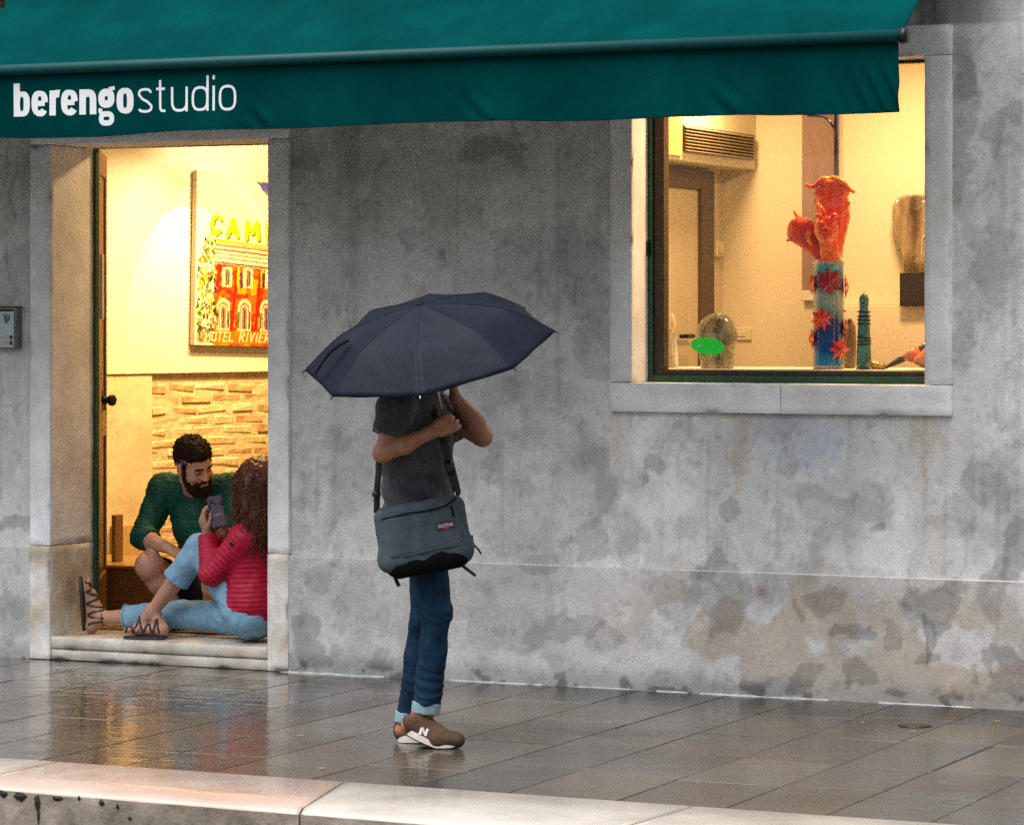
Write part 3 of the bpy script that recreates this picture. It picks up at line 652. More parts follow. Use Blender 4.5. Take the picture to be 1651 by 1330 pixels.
# strips of slabs run from the wall to the kerb, each strip a hand narrower or wider than the next
x = -5.2; k = 0
while x < 5.2:
    w = rnd.choice((.36, .40, .42, .38)); y = -.022 - rnd.uniform(0, .3); first = True
    skew = .0
    while True:
        ye = yk(x + w / 2) + .004
        top = -.022 if first else y
        ln = rnd.choice((.62, .72, .8, .55)) if not first else rnd.uniform(.25, .75)
        bot = top - ln
        if bot < ye + .22: bot = None
        bm = bmesh.new(); g_ = .0024; zt_ = rnd.uniform(-.001, .001)
        xa, xb = x + g_, x + w - g_
        ya_, yb_ = top - g_, None
        b0 = (bot + g_) if bot is not None else yk(xa) + .006; b1_ = (bot + g_) if bot is not None else yk(xb) + .006
        tl = [rnd.uniform(-.0008, .0008) for _ in range(4)]; ch = .003
        J_ = lambda: rnd.uniform(-.0025, .0025)
        C4 = [(xa + J_(), b0), (xb + J_(), b1_), (xb + J_(), ya_ + J_()), (xa + J_(), ya_ + J_())]; cxm = (xa + xb) / 2; cym = (b0 + ya_) / 2
        v0 = [bm.verts.new((p[0], p[1], -.03)) for p in C4]; v1 = [bm.verts.new((p[0], p[1], zt_ + tl[i] - .005)) for i, p in enumerate(C4)]
        v2 = [bm.verts.new((p[0] + (ch if p[0] < cxm else -ch), p[1] + (ch if p[1] < cym else -ch), zt_ + tl[i])) for i, p in enumerate(C4)]
        for i in range(4):
            j = (i + 1) % 4; bm.faces.new((v0[i], v0[j], v1[j], v1[i])); bm.faces.new((v1[i], v1[j], v2[j], v2[i]))
        bm.faces.new(v2)
        for f_ in bm.faces: f_.material_index = 1
        bm.faces.ensure_lookup_table(); bm.faces[-1].material_index = 0
        bmobj('paving_slab', bm, [M_slab, M_joint], pav); k += 1
        first = False
        if bot is None: break
        y = bot
    x += w
# mortar and lime washed along the foot of the wall
bm = bmesh.new(); N_ = 260; r1 = []; 
for i in range(N_ + 1):
    xx = X(440) + (X(1600) - X(440)) * i / N_; f = float(fbm(np.array([xx * 2.2]), np.array([1.0]), 3, 4)[0]); f2 = float(fbm(np.array([xx * 9.0]), np.array([4.0]), 1, 3)[0])
    e = min(1, max(0, (i / N_) * 8, 0)) * min(1, (1 - i / N_) * 6)
    wd_ = -.004 + .26 * max(0, f - .50) * e + .035 * max(0, f2 - .3) * e
    r1.append([bm.verts.new((xx, -.012, .004)), bm.verts.new((xx, -.02 - max(0, wd_) * .5, .0055 if wd_ > 0 else -.004)), bm.verts.new((xx, -.022 - max(wd_, 0), -.001 if wd_ > 0 else -.008))])
for i in range(N_):
    for j in range(2): bm.faces.new((r1[i][j], r1[i][j + 1], r1[i + 1][j + 1], r1[i + 1][j]))
mo = bmobj('lime_mortar', bm, M_mortar, pav, True); mo['kind'] = 'stuff'
# kerb of pale Istrian blocks
M_kerb = mat('wet_istrian_kerb', (.33, .30, .265), .38, var=.10, scale=5, bump=.0012, bscale=40, stretch='W', grain=.08, col2=(.37, .35, .315), rvar=.12, coat=.15)
M_kerbp = mat('wet_rosy_kerb', (.36, .26, .21), .28, var=.08, scale=5, bump=.0010, bscale=40, stretch='W', grain=.08, col2=(.39, .30, .25), rvar=.10, coat=.3)
def side_mat():
    m = mat('stained_quay_stone', (.30, .25, .20), .6, var=.35, scale=9, bump=.005, bscale=30, stretch='W', grain=.15, col2=(.16, .13, .10)); return m
M_side = side_mat()
kb = link('kerb', bpy.data.meshes.new('kerb'), None, None); kb['kind'] = 'structure'
jx = []
J1 = (onZ(545, 1264), onZ(492, 1303)); J2 = (onZ(1120, 1300), onZ(1020, 1327))
J0 = (onZ(82, 1231), onZ(-60, 1262))
cuts = [(-9, -9), (-5.5, -5.5), (J0[0].x, J0[1].x), (J1[0].x, J1[1].x), (J2[0].x, J2[1].x), (3.4, 3.3), (6, 6), (9, 9)]
for i in range(len(cuts) - 1):
    (a, b), (c, d) = cuts[i], cuts[i + 1]; gp = .003
    bm = bmesh.new(); N2 = 40
    top_in = []; top_out = []; lip = []; low = []; back = []
    for q in range(N2 + 1):
        t = q / N2; xi = a + gp + (c - gp - a - gp) * t; xo = b + gp + (d - gp - b - gp) * t
        nz = float(fbm(np.array([xo * 7.0]), np.array([2.0 + i]), 0, 4)[0] - .5)
        back.append(bm.verts.new((xi, yk(xi), -.02))); top_in.append(bm.verts.new((xi, yk(xi) - .004, .003)))
        top_out.append(bm.verts.new((xo, yo(xo) + .022 + .02 * nz, .003))); lip.append(bm.verts.new((xo, yo(xo) + .004 * nz, -.016 + .006 * nz))); low.append(bm.verts.new((xo, yo(xo) + .006, -.30)))
    rows = [back, top_in, top_out, lip, low]
    for r in range(4):
        for q in range(N2):
            f = bm.faces.new((rows[r][q], rows[r + 1][q], rows[r + 1][q + 1], rows[r][q + 1])); f.material_index = 1 if r >= 3 else 0; f.smooth = r in (1, 2)
    for q in (0, N2): bm.faces.new([rows[r][q] for r in range(5)])
    me = bpy.data.meshes.new('kerb_stone'); bm.to_mesh(me); bm.free()
    me.materials.append(M_kerbp if i == 2 else M_kerb); me.materials.append(M_side)
    o = bpy.data.objects.new('kerb_stone', me); COL.objects.link(o); o.parent = kb
    if i == 2: o['label'] = 'rosy wet kerb stone in front of the doorway'  # rosier, glossier stone than its neighbours
# irregular black patches on the quay face at left
M_black_patch = mat('black_quay_patch', (.012, .01, .009), .8, var=.3)
for (px, py, rx, ry) in ((5, 1277, 8, 6), (33, 1281, 12, 8), (60, 1290, 6, 14), (93, 1284, 11, 4), (128, 1284, 3, 4), (164, 1291, 5, 5), (210, 1316, 4, 3), (62, 1312, 2, 14), (190, 1297, 3, 4)):
    p = onY(px, py, yo(onZ(px, 1275).x)); p.y = yo(p.x)
    bm = bmesh.new(); vs = [bm.verts.new((p.x + rx / 455 * math.cos(t) * rnd.uniform(.7, 1.2), p.y - .002, p.z - .005 + ry / 455 * math.sin(t) * rnd.uniform(.7, 1.2))) for t in [k * math.pi / 8 for k in range(16)]]
    cc = bm.verts.new((p.x, p.y - .008, p.z - .005))
    for q in range(16): bm.faces.new((vs[q], vs[(q + 1) % 16], cc))
    bmobj('black_patch', bm, M_black_patch, kb)
box('quay_face', (-60, yo(0) - .0, -2.2), (60, yo(0) + .5, -.31), M_side, None, 0)['kind'] = 'structure'
M_water = mat('green_canal_water', (.01, .03, .028), .06, var=.1, bump=.03, bscale=3)
box('water', (-60, -13, -1.6), (60, yo(0) - .05, -1.2), M_water, None, 0)['kind'] = 'structure'
q = box('far_quay', (-60, -40, -1.6), (60, -11.6, -.02), M_side, None, 0); q['kind'] = 'structure'

# ------------------------------------------------------------------ awning
M_cloth = mat('teal_awning_canvas', (.0, .035, .036), 1.0, var=.24, scale=3.5, bump=.0006, bscale=300, grain=.14, sheen=0, spec=.02, stretch='W')
M_bar = mat('teal_painted_bar', (.0, .040, .043), .5, var=.08, scale=9, spec=.2)
AY = -1.3
zb = lambda px: Zh(px, 118 - 63 * px / 1455 - 1, AY)
ZB = Zh(760, 85, AY)                      # bar centre height
XE = X(1452, AY)
VB = Zh(760, 196.5, AY)
aw = thing('awning', 'teal canvas shop awning with white lettering above door and window', 'awning', (0, AY, ZB))
AX0 = -4.6
nu, nv = 420, 60
us = np.linspace(AX0, XE, nu); 
def roof(x, t):
    y = AY + .02 + t * (1.3 - .02); z = ZB + .015 + t * .95 - .03 * np.sin(np.pi * t) + .010 * (fbm(x * 1.8, t * 3.0, 2, 3) - .5) * np.sin(np.pi * np.clip(t, 0.02, 1))
    return y, z
UU, TT = np.meshgrid(us, np.linspace(0, 1, nv), indexing='ij')
yy, zz = roof(UU, TT); zz = zz + .004 * (fbm(UU * 6 + TT * 14, TT * 3, 7, 3) - .5)
V = np.stack([UU, yy, zz], -1).reshape(-1, 3)
o = npmesh('canopy', V, grid_faces(nu, nv), M_cloth, aw)
so_ = o.modifiers.new('t', 'SOLIDIFY'); so_.thickness = .003
cano = o
seams = [X(p, AY) for p in (-60, 437, 795, 1190)]
def vy(x, z):
    h = np.clip((ZB - z) / (ZB - VB), 0, 1)
    y = AY + .012 + .010 * (fbm(x * 2.2, z * 1.0, 1, 3) - .5) * h * 2 + .004 * np.sin(x * 9) * h + .005 * (fbm(x * 14, z * 3, 9, 3) - .5) * h
    for s in seams:
        e = np.exp(-((x - s) / .012) ** 2); y = y - .004 * e
        k = np.exp(-((x - s + .06) / .07) ** 2); y = y + .007 * k * np.sin((z * 55 + (x - s) * 50)) * sstep(.35, 1, h)
        k = np.exp(-((x - s) / .10) ** 2) * sstep(.5, 1, h); y = y - .012 * k
    d = (XE - x); k = sstep(.36, .0, d)
    y = y + .009 * k * np.sin((d * 2.2 + (ZB - z)) * 42) * sstep(.15, .8, h) 
    return y
def vbot(x): return VB + .006 * np.sin(x * 2.1 + 1) + .004 * np.sin(x * 5.3) - .010 * sstep(X(300, AY), X(-20, AY), x) + .012 * (fbm(x * 3, x * 0, 2, 3) - .5)
for sx in seams:
    ts = np.linspace(.01, .99, 40); yy, zz = roof(np.full(40, sx), ts); pass
nu, nv = 900, 44
us = np.linspace(AX0, XE - .012, nu); UU, TT = np.meshgrid(us, np.linspace(0, 1, nv), indexing='ij')
zz = (ZB - .01) + TT * (vbot(UU) - ZB + .01); yy = vy(UU, zz)
o = npmesh('valance', np.stack([UU, yy, zz], -1).reshape(-1, 3), grid_faces(nu, nv), M_cloth, aw)
so_ = o.modifiers.new('t', 'SOLIDIFY'); so_.thickness = .0025
val = o
bm = bmesh.new(); hem = [(x, float(vy(np.array([x]), np.array([vbot(np.array([x]))[0]]))[0]) - .001, float(vbot(np.array([x]))[0])) for x in np.linspace(AX0, XE - .012, 240)]
add_tube(bm, hem, .0035, 6); bmobj('hem', bm, M_cloth, val, True)
tube('front_bar', [(AX0, AY, ZB), (XE + .005, AY, ZB)], .025, M_bar, aw, 20)
tube('end_cap', [(XE + .005, AY, ZB), (XE + .03, AY, ZB)], [.034, .028], M_black, aw, 20)
for ax in (X(-200, AY), X(700, AY), X(1400, AY)):
    tube('folding_arm', [(ax, AY + .04, ZB), (ax - .35, AY + .6, ZB + .22), (ax, -.02, ZB + .6)], .016, M_bar, aw)
tube('cassette', [(AX0, -.05, ZB + .93), (XE, -.05, ZB + .93)], .05, M_bar, aw, 16)
box('mounting_bracket', (XE - .25, -.10, ZB + .9), (XE - .19, -.002, ZB + .938), M_black, aw)
# lettering
M_let = mat('white_printed_paint', (.62, .64, .66), .6, var=.03, grain=.05)
def text_mesh(body, offs=0.0, sx=1.0, size=1.0, shear=0):
    c = bpy.data.curves.new('t', 'FONT'); c.body = body; c.size = size; c.offset = offs; c.shear = shear; c.fill_mode = 'FRONT'; c.resolution_u = 6
    t = bpy.data.objects.new('t', c); COL.objects.link(t); dg = bpy.context.evaluated_depsgraph_get(); me = bpy.data.meshes.new_from_object(t.evaluated_get(dg)); bpy.data.objects.remove(t)
    bm = bmesh.new(); bm.from_mesh(me); bpy.data.meshes.remove(me)
    return bm
def fit_text(bm, x0, x1, z0, z1, base=True, cutstep=None):
    xsv = [v.co.x for v in bm.verts]; a, b = min(xsv), max(xsv)
    ysv = [v.co.y for v in bm.verts]; c, d = min(ysv), max(ysv)
    for v in bm.verts: v.co = Vector((x0 + (v.co.x - a) / (b - a) * (x1 - x0), 0, z0 + (v.co.y - c) / (d - c) * (z1 - z0)))
    if cutstep:
        xx = x0 + cutstep
        while xx < x1:
            bmesh.ops.bisect_plane(bm, geom=bm.verts[:] + bm.edges[:] + bm.faces[:], plane_co=(xx, 0, 0), plane_no=(1, 0, 0)); xx += cutstep
        zz_ = z0 + cutstep
        while zz_ < z1:
            bmesh.ops.bisect_plane(bm, geom=bm.verts[:] + bm.edges[:] + bm.faces[:], plane_co=(0, 0, zz_), plane_no=(0, 0, 1)); zz_ += cutstep
    return bm
def on_valance(bm, nm):
    for v in bm.verts:
        v.co.y = float(vy(np.array([v.co.x]), np.array([v.co.z]))[0]) - .0035
    bmesh.ops.triangulate(bm, faces=bm.faces)
    o = bmobj(nm, bm, M_let, val); return o
def stroke_letter(bm, strokes, w, closed=False):
    """flat strokes in x-z: each a list of (x, z); ribbon with mitred sides"""
    for st_, cl, wd in strokes:
        P = [Vector((p[0], 0, p[1])) for p in st_]; n = len(P); L_, R_ = [], []
        for i in range(n):
            if cl: a = P[i - 1]; b = P[(i + 1) % n]
            else: a = P[max(i - 1, 0)]; b = P[min(i + 1, n - 1)]
            t = (b - a).normalized(); nn = Vector((-t.z, 0, t.x)); hw = (wd[i] if hasattr(wd, '__len__') else wd) / 2
            L_.append(bm.verts.new(P[i] + nn * hw)); R_.append(bm.verts.new(P[i] - nn * hw))
        m_ = n if cl else n - 1
        for i in range(m_):
            j = (i + 1) % n; bm.faces.new((L_[i], R_[i], R_[j], L_[j]))
def arc(cx, cz, rx, rz, a0, a1, n=14): return [(cx + rx * math.cos(math.radians(a0 + (a1 - a0) * i / n)), cz + rz * math.sin(math.radians(a0 + (a1 - a0) * i / n))) for i in range(n + 1)]
def superarc(cx, cz, rx, rz, a0, a1, n=20, e=.72):
    o = []
    for i in range(n + 1):
        a = math.radians(a0 + (a1 - a0) * i / n); c = math.cos(a); s = math.sin(a)
        o.append((cx + rx * math.copysign(abs(c) ** e, c), cz + rz * math.copysign(abs(s) ** e, s)))
    return o
# glyphs: x-height 1, advance in first value; stroke width wgt
def glyph(ch, w):
    H = w / 2; r = .24 if w > .2 else .33
    B_ = 1.33 if w > .2 else 1.42; V_ = (lambda n_: [w * (.70 + .30 * abs(math.cos(math.radians(360 * q / n_)))) for q in range(n_ + 1)]) if w > .2 else (lambda n_: w) 
    cw = r * 2
    def bowl(cx): return (superarc(cx, .5, r, .5 - H * .8, 0, 342, 26), True, w)
    if ch == 'o': return cw + w, [(superarc(r + H, .5, r, .5 - H * .7, 0, 345, 23), True, V_(23))]
    if ch == 'b': return cw + w, [([(H, 0), (H, B_)], False, w), (superarc(r + H, .5, r, .5 - H * .7, 180, -180, 24), False, V_(24))]
    if ch == 'd': return cw + w, [([(cw + H, 0), (cw + H, B_)], False, w), (superarc(r + H, .5, r, .5 - H, 0, 360, 24), False, w)]
    if ch == 'e': return cw + w, [(superarc(r + H, .5, r, .5 - H * .7, 2, 325, 24), False, V_(24)), ([(H, .5), (cw + H, .5)], False, w * .72)]
    if ch == 'r': return r * (.72 if w > .2 else 1.25) + w, [([(H, 0), (H, 1)], False, w), (superarc(r + H, .5 + .02, r, .5 - H, 172, 75, 10), False, w)]
    if ch == 'n': return cw + w, [([(H, 0), (H, 1)], False, w), (superarc(r + H, .55, r, .45 - H, 180, 0, 14) + [(cw + H, 0)], False, w)]
    if ch == 'u': return cw + w, [([(cw + H, 0), (cw + H, 1)], False, w), ([(H, 1)] + superarc(r + H, .45, r, .45 - H, 180, 360, 14), False, w)]
    if ch == 'i': return w, [([(H, 0), (H, 1)], False, w), ([(H, B_ - .17), (H, B_)], False, w)]
    if ch == 't': return r * 1.2 + w, [([(r * .55, 1.3), (r * .55, .22)] + superarc(r * .55 + .16, .22, .16, .22 - H, 180, 290, 8), False, w), ([(0, 1 - H), (r * 1.2, 1 - H)], False, w)]
    if ch == 's': return cw * .9 + w, [([(cw * .9 + H * .4, .80)] + superarc(r * .9 + H, .74, r * .82, .26 - H, 25, 180, 9) + [(r * .55 + H, .56), (r * 1.25 + H, .44)] + superarc(r * .9 + H, .27, r * .9, .27 - H, 0, -155, 10), False, w)]
    if ch == 'g': return cw + w, [(superarc(r + H, .62, r * .92, .38 - H, 0, 342, 22), True, w), (superarc(r + H, -.18, r * 1.0, .24 - H * .4, 0, 342, 22), True, w * .72), ([(r * .55, .22), (r * .42, .12), (r * .7, .03)], False, w * .6), ([(r + H + r * .5, .98), (cw + w, 1.02)], False, w * .5)]
def word(s, x0, x1, zb_, xh, w, gap):
    gl_ = [glyph(c, w) for c in s]; tot = sum(g[0] for g in gl_) + gap * (len(s) - 1); sc = (x1 - x0) / tot; x = 0
    for g, ch in zip(gl_, s):
        bm = bmesh.new(); stroke_letter(bm, g[1], w)
        for v in bm.verts: v.co = Vector((x0 + (x + v.co.x) * sc, 0, zb_(x0 + (x + v.co.x) * sc) + v.co.z * xh))
        if w < .2: pass
        on_valance(bm, 'letter'); x += g[0] + gap
# baselines in the photo: berengo (20,188)->(213,180) ; studio (218,180)->(378,177)
def basez(x):
    px0, px1 = X(20, AY), X(378, AY); z0, z1 = Zh(20, 188.5, AY), Zh(378, 177.5, AY)
    return z0 + (z1 - z0) * (x - px0) / (px1 - px0)
xh = (Zh(110, 146.5, AY) - Zh(110, 187, AY))
word('berengo', X(20, AY), X(213, AY), basez, xh, .30, .075)
word('studio', X(219, AY), X(379, AY), basez, xh * .97, .105, .17)
# ------------------------------------------------------------------ painting in the door room
def paint_cols(px, py):
    """flat print: px, py are positions on the canvas in units where the canvas front is 318..., 275..557"""
    n = len(px); nz = fbm(px * .16, py * .16, 3, 4); nf = fbm(px * .5, py * .5, 8, 3); C = np.tile(np.array([.80, .76, .62]), (n, 1)) * (.92 + .16 * nz)[:, None]
    wx = px + 2.4 * (fbm(px * .2, py * .2, 5, 3) - .5); wy = py + 2.4 * (fbm(px * .2, py * .2, 15, 3) - .5)
    def put(m, c, v=.25):
        m = np.clip(m, 0, 1)[:, None]; C[:] = C * (1 - m) + m * np.array(c) * (1 - v + 2 * v * nf)[:, None]
    def rect(x0, x1, y0, y1, e=.6): return (sstep(x0 - e, x0 + e, wx) * sstep(x1 + e, x1 - e, wx) * sstep(y0 - e, y0 + e, wy) * sstep(y1 + e, y1 - e, wy))
    def seg(x0, y0, x1, y1, w, e=.5):
        dx, dy = x1 - x0, y1 - y0; t = np.clip(((wx - x0) * dx + (wy - y0) * dy) / (dx * dx + dy * dy), 0, 1)
        return sstep(w / 2 + e, w / 2 - e, np.hypot(wx - x0 - t * dx, wy - y0 - t * dy))
    # pale lilac rays and violet shape in the sky
    put(.5 * sstep(0, 1, 1 - np.abs((wx - 395) - (wy - 310) * .7) / 14) * sstep(280, 300, wy) * sstep(360, 330, wy), (.66, .60, .66), .1)
    put(sstep(0, 3, (wx - 414) * 1.0 - (wy - 290) * .75) * sstep(286, 289, wy) * sstep(318, 300, wy - (wx - 440) * .1), (.22, .20, .45), .3)
    # roof bands
    base = lambda x, y: y + (x - 350) * .07
    yb = wy - (wx - 350) * .07
    def band(y0, y1, c, x0=347): put(sstep(y0 - .7, y0 + .7, yb) * sstep(y1 + .7, y1 - .7, yb) * sstep(x0 - 1, x0 + 1, wx), c)
    for y0, y1, c in ((384, 389, (.72, .52, .02)), (389, 393, (.55, .40, .33)), (393, 395, (.22, .10, .08)), (395, 399, (.70, .58, .45)), (399, 402, (.55, .12, .05)), (402, 406, (.74, .66, .55)), (406, 408, (.30, .16, .14)), (408, 413, (.70, .60, .50)), (413, 415, (.45, .16, .08)), (415, 420, (.72, .64, .52)), (420, 423, (.16, .14, .15))): band(y0, y1, c)
    # orange facade
    f = sstep(423, 424.5, yb) * sstep(346, 350, wx - (wy - 430) * .06 * 0); put(f, (.72, .22, .015))
    put(f * sstep(.48, .6, nz), (.62, .07, .01), .2); put(f * sstep(.58, .66, fbm(px * .09, py * .06, 44, 3)), (.78, .42, .01), .2)
    for xx in (352, 381, 420, 455, 490): put(seg(xx + 4, 425, xx - 5, 530, 5) * f, (.60, .04, .01), .3)
    for xx in (386, 425, 465): put(seg(xx, 425, xx, 458, 4.5) * f, (.78, .50, .02), .2)
    # upper windows
    for xx in (368, 402, 438, 474, 508):
        put(rect(xx - 13, xx - 6.5, 436, 462) * (xx > 380), (.12, .10, .16)); put(rect(xx - 8, xx + 8, 429, 461), (.74, .66, .48), .15)
        put(rect(xx - 5, xx + 5, 433, 458), (.45, .36, .22)); put(seg(xx, 432, xx - 1, 459, 2), (.20, .12, .20)); put(seg(xx + 3, 436, xx + 2, 456, 2), (.10, .16, .08)); put(seg(xx - 4, 437, xx - 4.5, 455, 1.6), (.78, .70, .50))
    # lower arched windows
    for xx in (363, 397, 433, 469, 505):
        a = np.hypot((wx - xx) / 10.5, np.minimum(wy - 492, 0) / 13) ; ins = sstep(1.05, .97, a) * sstep(532, 530, wy) * (wy > 476)
        put(ins, (.76, .68, .46), .15); a2 = np.hypot((wx - xx) / 7.5, np.minimum(wy - 494, 0) / 9); put(sstep(1.05, .95, a2) * sstep(529, 527, wy) * (wy > 482), (.42, .28, .22))
        a3 = np.abs(np.hypot((wx - xx) / 4.8, np.minimum(wy - 496, 0) / 6) - 1); put(sstep(.25, .1, a3) * (wy > 488) * (wy < 528), (.80, .74, .55)); put(seg(xx, 496, xx, 527, 1.8), (.14, .08, .16))
        put(seg(xx + 9, 500, xx + 8, 526, 2.4), (.06, .22, .06)); put(seg(xx - 9, 502, xx - 10, 526, 2.6), (.08, .24, .08))
    # foliage at left: many dabs
    R = random.Random(5); pal = [(.05, .14, .05), (.16, .28, .06), (.55, .50, .06), (.70, .58, .10), (.60, .14, .03), (.05, .06, .05), (.72, .66, .42), (.72, .42, .03), (.30, .34, .18), (.04, .10, .12)]
    m0 = (wx < 362)
    for q in range(330):
        yy = R.uniform(384, 547); lim = 345 + (yy - 384) * .05; xx = R.uniform(321, lim + 3)
        if yy < 405 and xx < 330: continue
        a = R.gauss(1.4, .5); l = R.uniform(2.5, 6.5)
        put(seg(xx, yy, xx + l * math.cos(a), yy + l * math.sin(a), R.uniform(1.6, 3.6)) * m0, R.choice(pal), .15)
    put(rect(346, 620, 531, 552) * .9, (.66, .30, .03), .3); put(rect(322, 350, 531, 552) * .4, (.06, .10, .05))
    # HOTEL RIVIERA in pale strokes
    gl = {'H': [(0, 0, 0, 1), (1, 0, 1, 1), (0, .5, 1, .5)], 'O': [(0, .1, 0, .9), (1, .1, 1, .9), (0, .05, 1, .05), (0, .95, 1, .95)], 'T': [(0, 1, 1, 1), (.5, 0, .5, 1)], 'E': [(0, 0, 0, 1), (0, 0, 1, 0), (0, 1, 1, 1), (0, .5, .8, .5)],
          'L': [(0, 0, 0, 1), (0, 0, 1, 0)], 'R': [(0, 0, 0, 1), (0, 1, 1, .9), (1, .9, 1, .6), (1, .6, 0, .5), (.3, .5, 1, 0)], 'I': [(.5, 0, .5, 1)], 'V': [(0, 1, .5, 0), (.5, 0, 1, 1)], 'A': [(0, 0, .5, 1), (.5, 1, 1, 0), (.2, .35, .8, .35)]}
    x = 334.5
    for ch in 'HOTEL RIVIERA':
        w = 3 if ch == 'I' else (4.5 if ch == ' ' else 6.2)
        for (a, b, c, d) in gl.get(ch, []):
            sh = 2.6
            put(seg(x + a * w + b * sh, 548 - b * 14.5, x + c * w + d * sh, 548 - d * 14.5, 2.0), (.80, .72, .52), .08)
        x += w + 3.3
    # CAMP sign: yellow capitals on a rail, dark drop shade
    for rr in (361, 372): put(seg(345, rr - 1, 560, rr + 15, 1.0), (.28, .16, .12))
    big = {'C': [(.85, .85, .6, 1), (.6, 1, .25, .9), (.25, .9, .05, .5), (.05, .5, .15, .12), (.15, .12, .45, 0), (.45, 0, .8, .2)], 'A': [(0, 0, .55, 1), (.55, 1, .95, 0), (.25, .35, .8, .35)], 'M': [(0, 0, .08, 1), (.08, 1, .5, .35), (.5, .35, .92, 1), (.92, 1, 1, 0)], 'P': [(.1, 0, .1, 1), (.1, 1, .9, .9), (.9, .9, .9, .55), (.9, .55, .1, .45)]}
    for sh, col in (((1.8, 2.6), (.20, .13, .04)), ((0, 0), (.80, .66, .01))):
        for ch, x0, x1, yb_, hh in (('C', 341, 359, 376, 28), ('A', 367, 384, 379, 27), ('M', 398, 417, 381, 27), ('P', 431, 448, 384, 28)):
            for (a, b, c, d) in big[ch]: put(seg(x0 + a * (x1 - x0) + sh[0], yb_ - b * hh + sh[1], x0 + c * (x1 - x0) + sh[0], yb_ - d * hh + sh[1], 6.4), col, .06)
    put(rect(338, 344, 375, 384) * .6, (.4, .35, .05))
    return np.clip(C, 0, 1) ** 1.6 * .85
nrmW = Vector((wdir.y, -wdir.x, 0))
TW_ = .05
pA = onW(318, 275, TW_); pB = onW(318, 556, TW_)
tilt = math.radians(1.3)
Uv = (wdir * math.cos(tilt) - UP * math.sin(tilt)); Vv = (UP * math.cos(tilt) + wdir * math.sin(tilt))
pw = (onW(500, 400, TW_) - onW(318, 400, TW_)).length * 1.05; ph = pA.z - pB.z
nu, nv = 300, 280
UU, VV = np.meshgrid(np.linspace(0, pw, nu), np.linspace(0, ph, nv), indexing='ij')
O = np.array(pA); PP = O + UU[..., None] * np.array(Uv) - VV[..., None] * np.array(Vv)
px, py = proj(PP.reshape(-1, 3))
# undo the view so that the print is regular along the canvas: column from the canvas' own position
colpx = np.interp(UU.ravel(), [0, (onW(435, 400, TW_) - onW(318, 400, TW_)).length, pw], [318, 435, 503])
rowpy = 277 + VV.ravel() / ph * 278
ptg = thing('painting', 'colourful canvas of a hotel front under yellow sign letters on the lit wall', 'painting', pB)
npmesh('painted_canvas', PP.reshape(-1, 3), grid_faces(nu, nv)[:, ::-1], mat('oil_on_canvas', (1, 1, 1), .5, var=.08, scale=60, attr='Col', bump=.0012, bscale=70), ptg, False, paint_cols(colpx, rowpy))
Mp = Matrix.Translation(Vector(O)) @ Matrix(((Uv.x, -nrmW.x, -Vv.x, 0), (Uv.y, -nrmW.y, -Vv.y, 0), (Uv.z, -nrmW.z, -Vv.z, 0), (0, 0, 0, 1)))
Mcan = mat('raw_canvas_edge', (.70, .62, .45), .8, var=.05)
box('stretcher', (-.001, .0015, 0), (pw, .034, ph), Mcan, ptg, 0, M=Mp)

# ------------------------------------------------------------------ intercom at the left edge
iy = -.062
ix0, ix1 = X(-16, iy), X(22, iy); iz0, iz1 = Zh(10, 560, iy), Zh(10, 498, iy)
ic = thing('intercom', 'small grey metal intercom panel on the wall left of the doorway', 'intercom', ((ix0 + ix1) / 2, 0, iz0))
M_case = mat('weathered_grey_metal', (.20, .20, .19), .45, metal=.4, var=.15, scale=30)
box('casing', (ix0 - .006, iy + .006, iz0 - .008), (ix1 + .010, -.003, iz1 + .008), M_case, ic, .004)
box('rain_hood', (ix0 - .008, iy - .008, iz1 + .009), (ix1 + .012, -.003, iz1 + .013), mat('rusty_hood', (.22, .12, .06), .6, var=.3), ic, .001)
fp = box('face_plate', (ix0, iy, iz0), (ix1, iy + .005, iz1), mat('pale_blue_grey_plate', (.42, .50, .54), .35, var=.08, scale=60), ic, .001)
box('dark_strip', (ix0 + .001, iy - .002, iz1 - .013), (ix1 - .001, iy - .0005, iz1 - .002), M_black, ic, 0)
for q in range(2):
    z = iz0 + .012 + q * .027
    box('push_button', (ix1 - .020, iy - .005, z), (ix1 - .007, iy - .0005, z + .018), mat('dark_button', (.03, .025, .04), .4), ic, .001)
    box('name_strip', (ix1 - .075, iy - .002, z), (ix1 - .024, iy - .0005, z + .018), mat('name_card', (.42, .44, .36), .6, var=.2, scale=200), ic, 0)
bm = bmesh.new()
for q in range(7):
    a = -.8 + q * .26; add_tube(bm, [(ix1 - .06 + q * .006, iy - .0015, iz1 - .025 - .006 * (q % 2)), (ix1 - .045 + q * .004, iy - .0015, iz1 - .075 + .004 * q)], .0016, 5)
bmobj('speaker_grille', bm, M_case, ic)

# ------------------------------------------------------------------ lantern corner, top left, hanging in front of the canopy
lp = onY(2, 2, -2.2)
lan = thing('wall_lantern', 'black hanging lantern just entering the top left corner', 'lamp', (lp.x, -2.2, lp.z))
tube('bottom_cap', [(lp.x, -2.2, lp.z + .03), (lp.x, -2.2, lp.z - .03)], [.02, .014], mat('aged_bronze', (.10, .07, .05), .5, metal=.5), lan)
lathe('glass_bowl', [(.012, -.02), (.035, -.008), (.055, .03), (.06, .09), (.055, .14)], (lp.x - .01, -2.2, lp.z + .012), mat('smoked_glass', (.02, .025, .03), .1, var=.1), lan)
tube('suspension_arm', [(lp.x - .01, -2.2, lp.z + .15), (lp.x - .02, -2.2, lp.z + .7)], .012, M_black, lan)

